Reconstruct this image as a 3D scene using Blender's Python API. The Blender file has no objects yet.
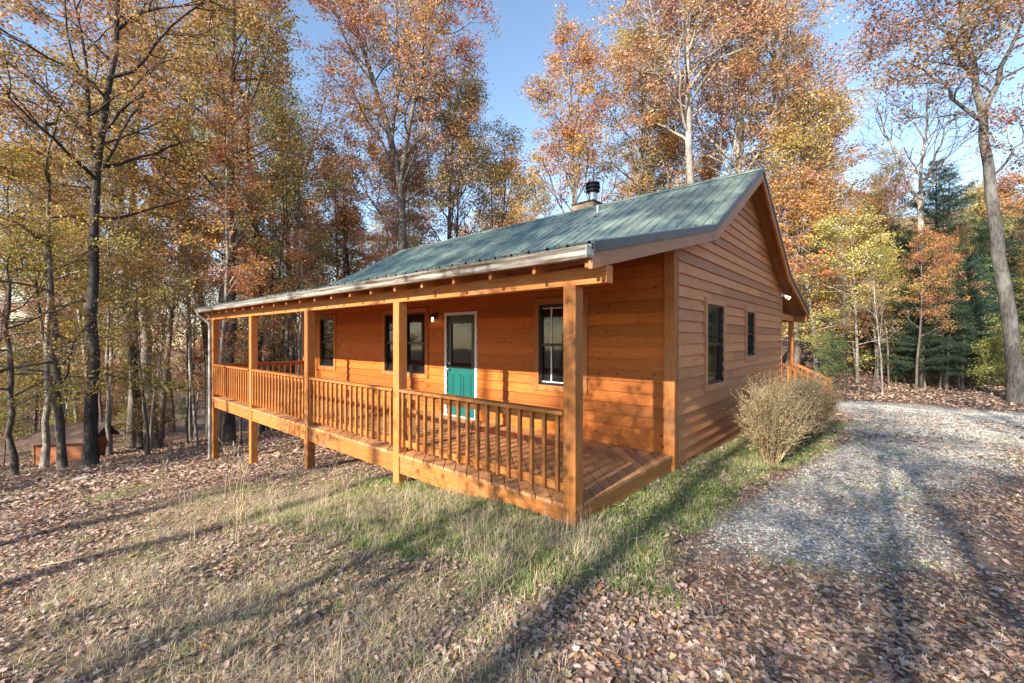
import bpy, math, numpy as np
from math import radians as R
sc = bpy.context.scene
COL = sc.collection
rg = np.random.default_rng(7)

# ------------------------------------------------------------------ camera
F, CX, CY = 431.5, 512.0, 338.0
CAM = np.array([-3.627, -2.349, 1.67])
FW = np.array([.752, .659, 0.]); RT = np.array([.659, -.752, 0.])
cd = bpy.data.cameras.new('camera'); cam = bpy.data.objects.new('camera', cd); COL.objects.link(cam)
cd.sensor_width = 36; cd.lens = F/1024*36; cd.shift_y = -(341.5-CY)/1024; cd.clip_end = 2000; cd.clip_start = .05
cam.location = CAM; cam.rotation_euler = (R(90), 0, -math.atan2(.752, .659))
sc.camera = cam

# ------------------------------------------------------------------ light
SUN = np.array([1, .06, -.456]); EL = math.atan(.456)
w = bpy.data.worlds.new('World'); sc.world = w; w.use_nodes = True
nt = w.node_tree; bg = nt.nodes['Background']
sky = nt.nodes.new('ShaderNodeTexSky'); sky.sky_type = 'NISHITA'; sky.sun_disc = False
sky.sun_elevation = EL; sky.sun_rotation = math.atan2(-SUN[0], -SUN[1]); sky.ozone_density = 1.0; sky.air_density = 1.0; sky.dust_density = 0.15
nt.links.new(sky.outputs[0], bg.inputs[0]); bg.inputs[1].default_value = .125
ld = bpy.data.lights.new('sun', 'SUN'); ld.energy = 4.7; ld.angle = R(.53); ld.color = (1, .90, .76)
lo = bpy.data.objects.new('sun', ld); COL.objects.link(lo)
from mathutils import Vector
lo.rotation_euler = Vector(SUN).to_track_quat('-Z', 'Y').to_euler(); lo.location = (-20, 0, 20)
vs = sc.view_settings; vs.view_transform = 'Standard'; vs.look = 'None'; vs.gamma = 1; vs.exposure = 1.35
sc.cycles.max_bounces = 6; sc.cycles.diffuse_bounces = 4; sc.cycles.transmission_bounces = 4
sc.cycles.use_denoising = True

# ------------------------------------------------------------------ helpers
class MB:
    """collects faces for ONE mesh; every shape gets a random value in the 'rnd' attribute"""
    def __init__(s): s.v = []; s.f = []; s.r = []
    def poly(s, vs, fs, rnd=None):
        n = len(s.v); s.v += [tuple(map(float, a)) for a in vs]; q = rg.random() if rnd is None else rnd
        for f in fs: s.f.append([n+i for i in f]); s.r.append(q)
    def box(s, x0, x1, y0, y1, z0, z1, rnd=None, bev=0):
        x0, x1 = min(x0, x1), max(x0, x1); y0, y1 = min(y0, y1), max(y0, y1); z0, z1 = min(z0, z1), max(z0, z1)
        s.poly([(x0,y0,z0),(x1,y0,z0),(x1,y1,z0),(x0,y1,z0),(x0,y0,z1),(x1,y0,z1),(x1,y1,z1),(x0,y1,z1)],
               [(0,3,2,1),(4,5,6,7),(0,1,5,4),(1,2,6,5),(2,3,7,6),(3,0,4,7)], rnd)
    def prism(s, prof, axis, a0, a1, rnd=None):
        """closed profile (list of 2D) extruded along axis 'x' or 'y'; profile is (other horizontal, z)"""
        n = len(prof)
        def m(p, a): return (a, p[0], p[1]) if axis == 'x' else (p[0], a, p[1])
        vs = [m(p, a0) for p in prof]+[m(p, a1) for p in prof]
        fs = [[i, (i+1) % n, n+(i+1) % n, n+i] for i in range(n)]+[list(range(n))[::-1], [n+i for i in range(n)]]
        s.poly(vs, fs, rnd)
    def tube(s, pts, rad, sides=10, cap=True, rnd=None):
        v, f = tube_np(np.array(pts, float), np.array(rad, float)*np.ones(len(pts)), sides)
        f = f.tolist()
        if cap: f += [list(range(sides))[::-1], [len(v)-sides+i for i in range(sides)]]
        s.poly(v, f, rnd)
    def build(s, name, mat, parent=None, smooth=False, bevel=0):
        me = bpy.data.meshes.new(name); me.from_pydata(s.v, [], s.f)
        a = me.attributes.new('rnd', 'FLOAT', 'FACE'); a.data.foreach_set('value', s.r)
        me.materials.append(mat)
        if smooth: me.polygons.foreach_set('use_smooth', [True]*len(me.polygons))
        o = bpy.data.objects.new(name, me); COL.objects.link(o)
        import bmesh
        b = bmesh.new(); b.from_mesh(me); bmesh.ops.recalc_face_normals(b, faces=b.faces); b.to_mesh(me); b.free()
        if bevel:
            m = o.modifiers.new('b', 'BEVEL'); m.width = bevel; m.segments = 2; m.limit_method = 'ANGLE'
        if parent: o.parent = parent
        return o

def tube_np(p, r, sides):
    n = len(p); t = np.gradient(p, axis=0); t /= np.linalg.norm(t, axis=1)[:, None]+1e-9
    ref = np.array([0.31, 0.95, 0.05]) if abs(t[0][2]) > .5 else np.array([0, 0.05, 1.])
    a = np.cross(t, ref); a /= np.linalg.norm(a, axis=1)[:, None]+1e-9; b = np.cross(t, a)
    th = np.arange(sides)*2*math.pi/sides
    v = p[:, None, :]+r[:, None, None]*(a[:, None, :]*np.cos(th)[None, :, None]+b[:, None, :]*np.sin(th)[None, :, None])
    i = np.arange(n-1)[:, None]*sides; j = np.arange(sides)[None, :]; k = (j+1) % sides
    f = np.stack([i+j, i+k, i+sides+k, i+sides+j], -1).reshape(-1, 4)
    return v.reshape(-1, 3), f

def fast_mesh(name, V, Fq, attrs=None, smooth=False):
    """V (n,3); Fq (m,k) all faces same size"""
    V = np.ascontiguousarray(V, dtype=np.float32); Fq = np.ascontiguousarray(Fq, dtype=np.int32)
    me = bpy.data.meshes.new(name); m, k = Fq.shape
    me.vertices.add(len(V)); me.vertices.foreach_set('co', V.ravel())
    me.loops.add(m*k); me.loops.foreach_set('vertex_index', Fq.ravel())
    me.polygons.add(m); me.polygons.foreach_set('loop_start', np.arange(0, m*k, k, dtype=np.int32))
    if smooth: me.polygons.foreach_set('use_smooth', np.ones(m, dtype=bool))
    me.update(calc_edges=True)
    for an, (dom, typ, dat) in (attrs or {}).items():
        a = me.attributes.new(an, typ, dom); a.data.foreach_set('color' if 'COLOR' in typ else 'value', np.ascontiguousarray(dat, dtype=np.float32).ravel())
    return me
def mobj(name, me, mat, parent=None, color=None):
    if len(me.materials) == 0: me.materials.append(mat)
    o = bpy.data.objects.new(name, me); COL.objects.link(o)
    if parent: o.parent = parent
    if color is not None: o.color = (*color, 1)
    return o
def tag(o, label=None, cat=None, group=None, kind=None):
    if label: o['label'] = label
    if cat: o['category'] = cat
    if group: o['group'] = group
    if kind: o['kind'] = kind
    return o
def empty(name, loc=(0, 0, 0)):
    o = bpy.data.objects.new(name, None); COL.objects.link(o); o.location = loc; o.empty_display_size = .2; return o

# ------------------------------------------------------------------ materials
class NT:
    def __init__(s, name):
        s.m = bpy.data.materials.new(name); s.m.use_nodes = True; s.t = s.m.node_tree; s.N = s.t.nodes; s.L = s.t.links
        s.b = s.N['Principled BSDF']; s.out = s.N['Material Output']
    def n(s, typ, **kw):
        q = s.N.new('ShaderNode'+typ)
        for k, v in kw.items(): setattr(q, k, v)
        return q
    def set(s, sock, val):
        if isinstance(val, bpy.types.NodeSocket): s.L.new(val, sock)
        else:
            if isinstance(val, tuple) and len(val) == 3 and sock.type == 'RGBA': val = (*val, 1)
            sock.default_value = val
    def coord(s, kind='Object'): return s.n('TexCoord').outputs[kind]
    def mapping(s, scale, src=None, loc=(0, 0, 0)):
        q = s.n('Mapping'); s.L.new(src or s.coord(), q.inputs[0]); q.inputs['Scale'].default_value = scale; s.set(q.inputs['Location'], loc); return q.outputs[0]
    def noise(s, vec, scale, detail=4, rough=.55, dist=0, out=0):
        q = s.n('TexNoise'); s.L.new(vec, q.inputs['Vector']); q.inputs['Scale'].default_value = scale
        q.inputs['Detail'].default_value = detail; q.inputs['Roughness'].default_value = rough; q.inputs['Distortion'].default_value = dist
        return q.outputs[out]
    def ramp(s, f, stops):
        q = s.n('ValToRGB'); s.set(q.inputs[0], f); e = q.color_ramp.elements
        while len(e) < len(stops): e.new(.5)
        for a, (p, c) in zip(e, stops): a.position = p; a.color = (*c, 1) if isinstance(c, tuple) else (c, c, c, 1)
        return q.outputs[0]
    def mix(s, f, a, b, typ='MIX'):
        q = s.n('Mix', data_type='RGBA', blend_type=typ); s.set(q.inputs[0], f); s.set(q.inputs[6], a); s.set(q.inputs[7], b); return q.outputs[2]
    def math(s, op, a, b=0, clamp=False):
        q = s.n('Math', operation=op, use_clamp=clamp); s.set(q.inputs[0], a); s.set(q.inputs[1], b); return q.outputs[0]
    def attr(s, name, out='Fac'): q = s.n('Attribute', attribute_name=name); return q.outputs[out]
    def hsv(s, c, h=.5, sat=1., v=1.):
        q = s.n('HueSaturation'); s.set(q.inputs['Hue'], h); s.set(q.inputs['Saturation'], sat); s.set(q.inputs['Value'], v); s.set(q.inputs['Color'], c); return q.outputs[0]
    def bump(s, hgt, strength=.3, dist=.01):
        q = s.n('Bump'); q.inputs['Strength'].default_value = strength; q.inputs['Distance'].default_value = dist; s.L.new(hgt, q.inputs['Height']); s.L.new(q.outputs[0], s.b.inputs['Normal'])
    def fin(s, col=None, rough=.8, metal=0., spec=None):
        if col is not None: s.set(s.b.inputs['Base Color'], col)
        s.set(s.b.inputs['Roughness'], rough); s.set(s.b.inputs['Metallic'], metal)
        if spec is not None: s.b.inputs['Specular IOR Level'].default_value = spec
        return s.m

def wood(name, c1, c2, axis, worn=(.30, .22, .17), wornamt=.25, rough=.62, rot=None):
    g = NT(name)
    sc_ = {'x': (1, 12, 12), 'y': (12, 1, 12), 'z': (12, 12, 1)}[axis]
    src = g.coord()
    if rot:
        q = g.n('VectorRotate'); q.inputs['Angle'].default_value = rot; g.L.new(src, q.inputs[0]); src = q.outputs[0]
    rnd = g.attr('rnd')
    cmb = g.n('CombineXYZ'); g.set(cmb.inputs[0], g.math('MULTIPLY', rnd, 37.)); g.set(cmb.inputs[1], g.math('MULTIPLY', rnd, 91.)); g.set(cmb.inputs[2], g.math('MULTIPLY', rnd, 53.))
    va = g.n('VectorMath', operation='ADD'); g.L.new(src, va.inputs[0]); g.L.new(cmb.outputs[0], va.inputs[1])
    mp = g.mapping(sc_, va.outputs[0])
    n1 = g.noise(mp, 3.2, 6, .65, .6)
    n2 = g.noise(g.mapping((1, 1, 1), src), 1.3, 5, .6)
    kn = g.n('TexVoronoi'); g.L.new(g.mapping(tuple(np.array(sc_)**.35*1.7), va.outputs[0]), kn.inputs['Vector']); kn.inputs['Scale'].default_value = 1.6
    c = g.mix(g.ramp(n1, [(.3, 0.), (.72, 1.)]), c1, c2)
    c = g.mix(g.ramp(kn.outputs['Distance'], [(.05, 1.), (.13, 0.)]), c, tuple(np.array(c1)*.35))
    c = g.mix(g.math('MULTIPLY', g.ramp(n2, [(.45, 0.), (.75, 1.)]), wornamt), c, worn)
    v = g.math('ADD', g.math('MULTIPLY', rnd, .46), .75)
    c = g.hsv(c, .5, 1., v)
    g.bump(n1, .25, .004)
    return g.fin(c, rough, 0, .35)
W1, W2 = (.33, .105, .020), (.52, .21, .055)
wood_x = wood('stained_wood_x', W1, W2, 'x'); wood_y = wood('stained_wood_y', W1, W2, 'y'); wood_z = wood('stained_wood_z', W1, W2, 'z')
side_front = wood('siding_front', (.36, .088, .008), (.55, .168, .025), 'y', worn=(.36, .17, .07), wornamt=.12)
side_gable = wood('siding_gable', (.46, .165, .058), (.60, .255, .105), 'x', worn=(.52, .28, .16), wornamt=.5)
trim_gable = wood('trim_gable', (.42, .17, .075), (.56, .26, .13), 'z', wornamt=.4)
rake_wood = wood('rake_wood', (.38, .17, .085), (.50, .26, .14), 'x', worn=(.30, .20, .15), wornamt=.6)
deck_wood = wood('deck_wood', (.42, .18, .065), (.60, .30, .13), 'x', worn=(.34, .21, .15), wornamt=.5, rot=R(-45), rough=.7)
def plain(name, c, rough=.5, metal=0., var=.15, scale=6, spec=.5, bump=0):
    g = NT(name); n = g.noise(g.mapping((1, 1, 1)), scale, 5, .6)
    col = g.mix(n, tuple(np.array(c)*(1-var*1.5)), tuple(np.clip(np.array(c)*(1+var*1.5), 0, 1)))
    if bump: g.bump(n, bump, .01)
    return g.fin(col, rough, metal, spec)
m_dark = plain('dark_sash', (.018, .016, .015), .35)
m_white = plain('white_paint', (.72, .70, .66), .5, var=.06)
m_spout = plain('aged_spout', (.42, .41, .38), .5, var=.15)
m_black = plain('black_metal', (.03, .03, .033), .4, .6)
m_steel = plain('stainless_pipe', (.45, .45, .46), .3, .9)
m_teal = plain('teal_paint', (.005, .105, .095), .4, var=.25)
m_concrete = plain('block_foundation', (.22, .19, .165), .9, var=.3, bump=.3)
g = NT('gutter_metal')
n = g.noise(g.mapping((3, .6, 12)), 2.2, 5, .7)
c = g.mix(g.ramp(n, [(.46, 0.), (.62, 1.)]), (.46, .44, .40), (.16, .115, .08))
m_gutter = g.fin(c, .38, .25)
g = NT('rake_metal'); m_rake = g.fin(g.mix(g.noise(g.mapping((1, 1, 1)), 5), (.045, .05, .05), (.10, .10, .10)), .45, .3)
g = NT('green_metal_roof')
n = g.noise(g.mapping((1, 1, 1)), 1.1, 6, .65); n2 = g.noise(g.mapping((.6, 8, .6)), 2.5, 4)
c = g.mix(g.ramp(n, [(.40, 0.), (.62, 1.)]), (.085, .150, .160), (.30, .37, .305))  # pale blotches put sunlit patches into the metal's colour
c = g.mix(g.math('MULTIPLY', g.ramp(n2, [(.5, 0.), (.75, 1.)]), .5), c, (.20, .19, .15))
m_roof = g.fin(c, g.ramp(n, [(.3, .30), (.7, .48)]), .35)
g = NT('window_glass')
n = g.noise(g.mapping((1, 1, 1)), 1.5, 2)
m_glass = g.fin((.012, .013, .014), .04, 0, .6); g.b.inputs['IOR'].default_value = 1.5; g.bump(n, .06, .02)
g = NT('lamp_glow'); g.b.inputs['Emission Color'].default_value = (1, .72, .38, 1); g.b.inputs['Emission Strength'].default_value = 2.2; m_lamp = g.fin((.9, .8, .6), .4)

def leafmat(name, trans=.35, base=None, huevar=.07, valvar=.9, rough=.6):
    g = NT(name)
    col = g.n('ObjectInfo').outputs['Color'] if base is None else base
    a = g.n('SeparateColor'); g.L.new(g.attr('lv', 'Color'), a.inputs[0])
    h = g.math('ADD', g.math('MULTIPLY', a.outputs[0], huevar), .5-huevar*.32)
    v = g.math('ADD', g.math('MULTIPLY', a.outputs[1], valvar), 1.05-valvar/2)
    s = g.math('ADD', g.math('MULTIPLY', a.outputs[2], .45), .70)
    c = g.hsv(col, h, s, v)
    g.fin(c, rough, 0, .3)
    t = g.n('BsdfTranslucent'); g.set(t.inputs[0], g.hsv(c, .5, 1.1, 1.1))
    mx = g.n('MixShader'); mx.inputs[0].default_value = trans
    g.L.new(g.b.outputs[0], mx.inputs[1]); g.L.new(t.outputs[0], mx.inputs[2]); g.L.new(mx.outputs[0], g.out.inputs[0])
    return g.m
m_leaf = leafmat('autumn_leaves')
m_litter = leafmat('litter_leaves', .12, huevar=.05, valvar=1.1, rough=.7)
m_blade = leafmat('grass_blades', .3, huevar=.06, valvar=.8)
g = NT('bark')
ob = g.coord(); n1 = g.noise(g.mapping((9, 9, 1.6)), 2.6, 6, .7, .4); n2 = g.noise(g.mapping((1, 1, .5)), 1.6, 4)
c = g.mix(g.ramp(n1, [(.36, 0.), (.66, 1.)]), (.30, .30, .30), (1.25, 1.2, 1.15))
c = g.mix(g.math('MULTIPLY', g.ramp(n2, [(.5, 0.), (.62, 1.)]), .55), c, (1.9, 1.95, 1.85))
c = g.mix(1., g.n('ObjectInfo').outputs['Color'], c, 'MULTIPLY'); g.bump(n1, .8, .03); m_bark = g.fin(c, .95, 0, .1)

# ------------------------------------------------------------------ terrain
def sm(a, lo, hi): t = np.clip((a-lo)/(hi-lo), 0, 1); return t*t*(3-2*t)
def hbase(x, y):
    x = np.asarray(x, float); y = np.asarray(y, float)
    yy = np.minimum(y, 300); s = 1.2*np.logaddexp(0, (yy-1.2)/1.2)
    s = np.where(s > 45, 45+ (s-45)*0.15, s)
    z = -.13-.155*s-.024*np.clip(x, 0, 16)/(1+np.exp(np.clip((y-4)/1.5, -30, 30)))
    z = z+.10*np.maximum(x-24, 0)+.0*y
    far = np.hypot(x, y)
    z = z+.16*np.clip(far-95, 0, 300)*sm(x-.35*y, 0, 60)
    z = z+.06*np.maximum(-x-14, 0)*(y < 10)
    return z
def hnoise(x, y):
    a = .035*np.sin(1.3*x+.7*y+1)*np.sin(.9*y-.5*x)+.02*np.sin(3.1*x-2.2*y)*np.sin(2.7*y+1.1*x+2)
    d = np.hypot(np.asarray(x)+3.6, np.asarray(y)+2.3)
    a = a*1.0+.25*np.clip((d-20)/30, 0, 1)*np.sin(.21*x+.4)*np.sin(.17*y)
    return a
def inhouse(x, y, m=0.): return (x > -.1-m) & (x < 13.4+m) & (y > -.05-m) & (y < 12.3+m)
def H(x, y):
    return hbase(x, y)+hnoise(x, y)
def Hs(x, y): return float(H(np.array([x]), np.array([y]))[0])
def axis(c, half, n, k): u = np.linspace(-1, 1, n); return c+half*np.sinh(k*u)/np.sinh(k)
gx = axis(0., 420., 520, 7.2); gy = axis(1., 420., 520, 7.2)
GX, GY = np.meshgrid(gx, gy, indexing='ij'); GZ = H(GX, GY)
V = np.stack([GX, GY, GZ], -1).reshape(-1, 3); nx, ny = len(gx), len(gy)
i = np.arange(nx-1)[:, None]*ny; j = np.arange(ny-1)[None, :]
Fq = np.stack([i+j, i+ny+j, i+ny+j+1, i+j+1], -1).reshape(-1, 4)
def wob(x, y, s=1.): return .5*np.sin(1.7*x*s+.6*y+.3)+.3*np.sin(3.9*x*s-2.3*y*s+1)+.25*np.sin(2.9*y*s+1.7)+.2*np.sin(7.1*x*s+5.3*y*s)
def masks(x, y):
    """gravel, green grass, straw amounts at a ground point"""
    wb = wob(x, y)
    lft = np.interp(x, [-2, .2, 3, 6, 10, 13, 15, 30], [-1.6, -.80, -1.05, -1.5, -1.45, -.9, 3.5, 8])
    rgt = np.interp(x, [-2, 0, 2, 6, 9.5, 12, 17, 30], [-1.9, -2.5, -3.3, -4.3, -5.4, -8, -30, -60])
    gv = sm(lft-y+.12*wb, 0, .35)*sm(y-rgt+.3*wb, 0, 1.3)*sm(x+.3+.35*wb, -.1, 1.5)*(1-sm(x+.25*wb, 15.0, 16.0))
    strip = sm(y-lft+.12*wb, -.25, .1)*sm(.1-y, 0, .1)*sm(x+1.2, 0, .8)*(1-sm(x, 9, 11))
    front = sm(x+1.9+.8*wob(x*1.2+1, y*1.2), 0, .8)*sm(.3-x, 0, .3)*sm(y+.9, 0, .8)*(1-sm(y+.4*wb, 3.0, 4.6))
    green = np.clip(strip+front*.9, 0, 1)
    straw = sm(x+3.7+.4*wb, 0, .9)*sm(.4-x, 0, .4)*sm(y+1.2+.4*wb, 0, .9)*(1-sm(y+.6*wb, 4.6, 7.4))
    side = sm(x-1.6, 0, 1.5)*sm(rgt-y+.3*wb, -.3, .4)*(1-sm(x, 13, 15))*sm(y+8, 0, 2)
    patch = sm(wob(x*.8+4, y*.6+1), .45, .75)*.5*(y > 5)*(y < 17)*(x < 1)*sm(x+7, 0, 2)
    straw = np.clip(straw+side*.8+patch, 0, 1)*(1-gv)
    green = np.clip(green+patch*.9+.25*gv*sm(wob(x*1.3, y*1.3+3), .2, .6), 0, 1)
    return gv, green, straw
gv, grn, stw = masks(GX.ravel(), GY.ravel())
tmx = sm(GX.ravel(), -400, -399)
mcol = np.stack([gv, grn, stw, tmx], -1)
me = fast_mesh('ground', V, Fq, {'mk': ('POINT', 'FLOAT_COLOR', mcol)}, True)
g = NT('ground_mat')
P = g.mapping((1, 1, 1)); sp = g.n('SeparateColor'); g.L.new(g.attr('mk', 'Color'), sp.inputs[0])
nf = g.noise(P, 38, 6, .7); nm = g.noise(P, 5, 6, .65); nl = g.noise(P, 1.1, 5, .6)
vo = g.n('TexVoronoi'); g.L.new(P, vo.inputs[0]); vo.inputs['Scale'].default_value = 16
vc = g.n('SeparateColor'); g.L.new(vo.outputs['Color'], vc.inputs[0])
leafc = g.ramp(vc.outputs[0], [(0., (.17, .11, .085)), (.3, (.28, .18, .14)), (.6, (.36, .25, .21)), (.85, (.30, .16, .09)), (1., (.44, .33, .28))])
leafc = g.mix(g.ramp(nf, [(.3, 0.), (.6, .8)]), (.065, .045, .04), leafc)
vg = g.n('TexVoronoi'); g.L.new(P, vg.inputs[0]); vg.inputs['Scale'].default_value = 42
vgc = g.n('SeparateColor'); g.L.new(vg.outputs['Color'], vgc.inputs[0])
grav = g.ramp(vgc.outputs[1], [(0., (.20, .185, .16)), (.5, (.38, .355, .32)), (1., (.60, .56, .50))])
grav = g.mix(g.ramp(nm, [(.52, 0.), (.66, .8)]), grav, (.17, .16, .085))
grc = g.mix(nf, (.05, .08, .02), (.15, .17, .05)); stc = g.mix(nf, (.13, .10, .06), (.34, .27, .17))
nb = g.math('MULTIPLY', g.math('SUBTRACT', nm, .5), 1.6)
def edge(ch): return g.math('ADD', sp.outputs[ch], g.math('MULTIPLY', nb, sp.outputs[ch]), True)
c = g.mix(edge(2), leafc, stc); c = g.mix(edge(1), c, grc); c = g.mix(edge(0), c, grav)
g.bump(g.math('ADD', g.math('ADD', g.math('MULTIPLY', vo.outputs[0], .6), nf), g.math('MULTIPLY', vg.outputs[0], .5)), .7, .03)
ground = tag(mobj('ground', me, g.fin(c, .95, 0, .15)), kind='structure', label='leaf-strewn ground sloping down to the left')

# ------------------------------------------------------------------ cabin
cabin = tag(empty('wooden_cabin', (2.55, 0, -.2)), 'orange-stained wooden cabin with green metal roof and long railed porch', 'cabin')
CB = np.array([2.55, 0, -.2])
def cpart(mb, name, mat, parent=None, **k):
    o = mb.build(name, mat, **k)
    if parent is None:
        o.parent = cabin; o.location = -Vector(CB)
    else: o.parent = parent
    return o
XE, ZE, XB, ZB, XR, ZR = -.265, 2.50, 3.36, 3.37, 6.6, 5.19
prof = [(XE, ZE), (XB, ZB), (XR, ZR), (2*XR-XB, ZB), (2*XR-XE, ZE)]
Y0, Y1, YL = -.355, 12.545, 12.19
XF, XK = 2.55, 10.65
def rooftop(x):
    x = np.asarray(x, float); x = np.where(x > XR, 2*XR-x, x)
    return np.where(x < XB, ZE+(x-XE)*(ZB-ZE)/(XB-XE), ZB+(x-XB)*(ZR-ZB)/(XR-XB))
def xs_at(z):   # roof front/back x where the roof underside is at height z
    zz = z+.06
    if zz <= float(rooftop(XF)): return XF, XK
    x = XE+(zz-ZE)*(XB-XE)/(ZB-ZE) if zz < ZB else XB+(zz-ZB)*(XR-XB)/(ZR-ZB)
    return max(x, XF), min(2*XR-x, XK)
# siding
EXPO = .175
def siding(mb, P, u0, u1, z0, z1, holes, clip=None, phase=0.):
    k = 0; z = z0+phase
    if phase: z -= EXPO
    while z < z1-1e-4:
        za, zb = max(z, z0), min(z+EXPO, z1); r = rg.random(); brk = u0+(u1-u0)*rg.random()
        cuts = sorted({za, zb, *[h[2] for h in holes if za < h[2] < zb], *[h[3] for h in holes if za < h[3] < zb]})
        for a, b in zip(cuts[:-1], cuts[1:]):
            segs = [(u0, u1)]; mid = (a+b)/2
            for h in holes:
                if h[2] < mid < h[3]:
                    ns = []
                    for s0, s1 in segs:
                        if h[1] <= s0 or h[0] >= s1: ns.append((s0, s1)); continue
                        if h[0] > s0: ns.append((s0, h[0]))
                        if h[1] < s1: ns.append((h[1], s1))
                    segs = ns
            da = .036-.031*(a-z)/EXPO; db = .036-.031*(b-z)/EXPO
            for s0, s1 in segs:
                for t0, t1, rr in ((s0, min(s1, brk), r), (max(s0, brk), s1, (r+.37) % 1)):
                    if t1-t0 < 1e-3: continue
                    a0, a1, b0, b1 = t0, t1, t0, t1
                    if clip:
                        ca, cb = clip(a), clip(b); a0, a1 = max(t0, ca[0]), min(t1, ca[1]); b0, b1 = max(t0, cb[0]), min(t1, cb[1])
                        if a1-a0 < 1e-3: continue
                        if b1 < b0: b0 = b1 = (a0+a1)/2
                    mb.poly([P(a0, a, 0), P(a1, a, 0), P(a1, a, da), P(a0, a, da), P(b0, b, 0), P(b1, b, 0), P(b1, b, db), P(b0, b, db)],
                            [(0, 1, 2, 3), (3, 2, 6, 7), (7, 6, 5, 4), (0, 3, 7, 4), (1, 2, 6, 5), (0, 1, 5, 4)], rr)
        z += EXPO; k += 1
PF = lambda u, z, d: (XF-d, u, z)          # front wall, u = Y
PG = lambda u, z, d: (u, -d, z)            # near gable, u = X
PBk = lambda u, z, d: (XK+d, u, z)
PG2 = lambda u, z, d: (u, YL+d, z)
wins_f = [(1.49, 2.39, .84, 2.26), (5.68, 6.46, .84, 2.26), (6.56, 7.34, .84, 2.26), (10.05, 10.95, .82, 2.26)]
door_f = (4.04, 4.93, 0.02, 2.16)
wins_g = [(3.98, 4.95, .87, 2.25), (6.63, 7.33, 1.28, 2.24)]
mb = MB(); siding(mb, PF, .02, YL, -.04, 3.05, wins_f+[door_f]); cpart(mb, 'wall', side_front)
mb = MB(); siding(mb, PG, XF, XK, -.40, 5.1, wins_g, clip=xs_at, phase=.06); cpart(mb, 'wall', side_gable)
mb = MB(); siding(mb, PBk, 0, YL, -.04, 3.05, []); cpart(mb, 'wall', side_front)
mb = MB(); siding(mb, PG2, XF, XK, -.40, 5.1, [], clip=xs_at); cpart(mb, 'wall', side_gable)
# frame boxes behind the openings are the panes; corner boards
mb = MB(); mb.box(XF-.046, XF, -.046, .105, -.30, 3.03); mb.box(XF, XF+.125, -.046, -.002, -.40, 3.05); cpart(mb, 'corner_board', wood_z, bevel=.003)
mb = MB(); mb.box(XK-.10, XK, -.046, -.002, -.45, 3.03); mb.box(XK, XK+.034, -.036, .1, -.40, 3.0); cpart(mb, 'corner_board', trim_gable, bevel=.003)
mb = MB(); mb.box(XF-.034, XF, YL-.1, YL+.036, -.35, 3.03); mb.box(XF, XF+.12, YL+.002, YL+.036, -.4, 3.05); cpart(mb, 'corner_board', wood_z)
# foundation
mb = MB(); mb.box(XF+.05, XK-.05, .03, YL-.03, -3.2, -.06); cpart(mb, 'foundation', m_concrete)
# dark vertical skirt boards under the front wall
mb = MB()
yy = .15
while yy < YL: mb.box(XF+.0, XF+.045, yy, yy+.19, -2.6, -.05); yy += .2
cpart(mb, 'skirt', wood_z)

def window(P, w, mat, white_bar=None, base=.05):
    u0, u1, z0, z1 = w; T = .105
    def pb(mb, a0, a1, b0, b1, d0, d1, rnd=None):
        p, q = P(a0, b0, d0), P(a1, b1, d1); mb.box(p[0], q[0], p[1], q[1], p[2], q[2], rnd)
    f = MB()
    pb(f, u0-T, u0, z0-T, z1+T, .0, .055); pb(f, u1, u1+T, z0-T, z1+T, 0, .055)
    pb(f, u0, u1, z1, z1+T, 0, .052); pb(f, u0, u1, z0-T, z0, 0, .052)
    fo = cpart(f, 'window', mat, bevel=.003)
    s = MB(); m = (z0+z1)/2; t = .042
    pb(s, u0, u0+t, z0, z1, -.06, .012, .5); pb(s, u1-t, u1, z0, z1, -.06, .012, .5); pb(s, u0+t, u1-t, z1-t, z1, -.06, .011, .5); pb(s, u0+t, u1-t, z0, z0+t, -.06, .011, .5)
    pb(s, u0+t, u1-t, m-.025, m+.025, -.045, .0, .5); cpart(s, 'sash', m_dark, fo)
    p = MB(); pb(p, u0+.01, u1-.01, z0+.01, m, -.05, -.035); pb(p, u0+.01, u1-.01, m, z1-.01, -.035, -.022); cpart(p, 'pane', m_glass, fo)
    if white_bar:
        q = MB(); pb(q, white_bar-.012, white_bar+.012, z0+t, z1-t, -.022, -.008, .5); pb(q, u0+t, u1-t, z1-t-.03, z1-t-.012, -.0225, -.0085, .5); pb(q, u0+t, u1-t, z0+t, z0+t+.02, -.0225, -.0085, .5); cpart(q, 'white_bar', m_white, fo)  # thin white bars before the pane, the upright one off centre
    return fo
window(PF, wins_f[0], wood_z, white_bar=2.15)
for q in wins_f[1:]: window(PF, q, wood_z)
for q in wins_g: window(PG, q, trim_gable)
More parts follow.
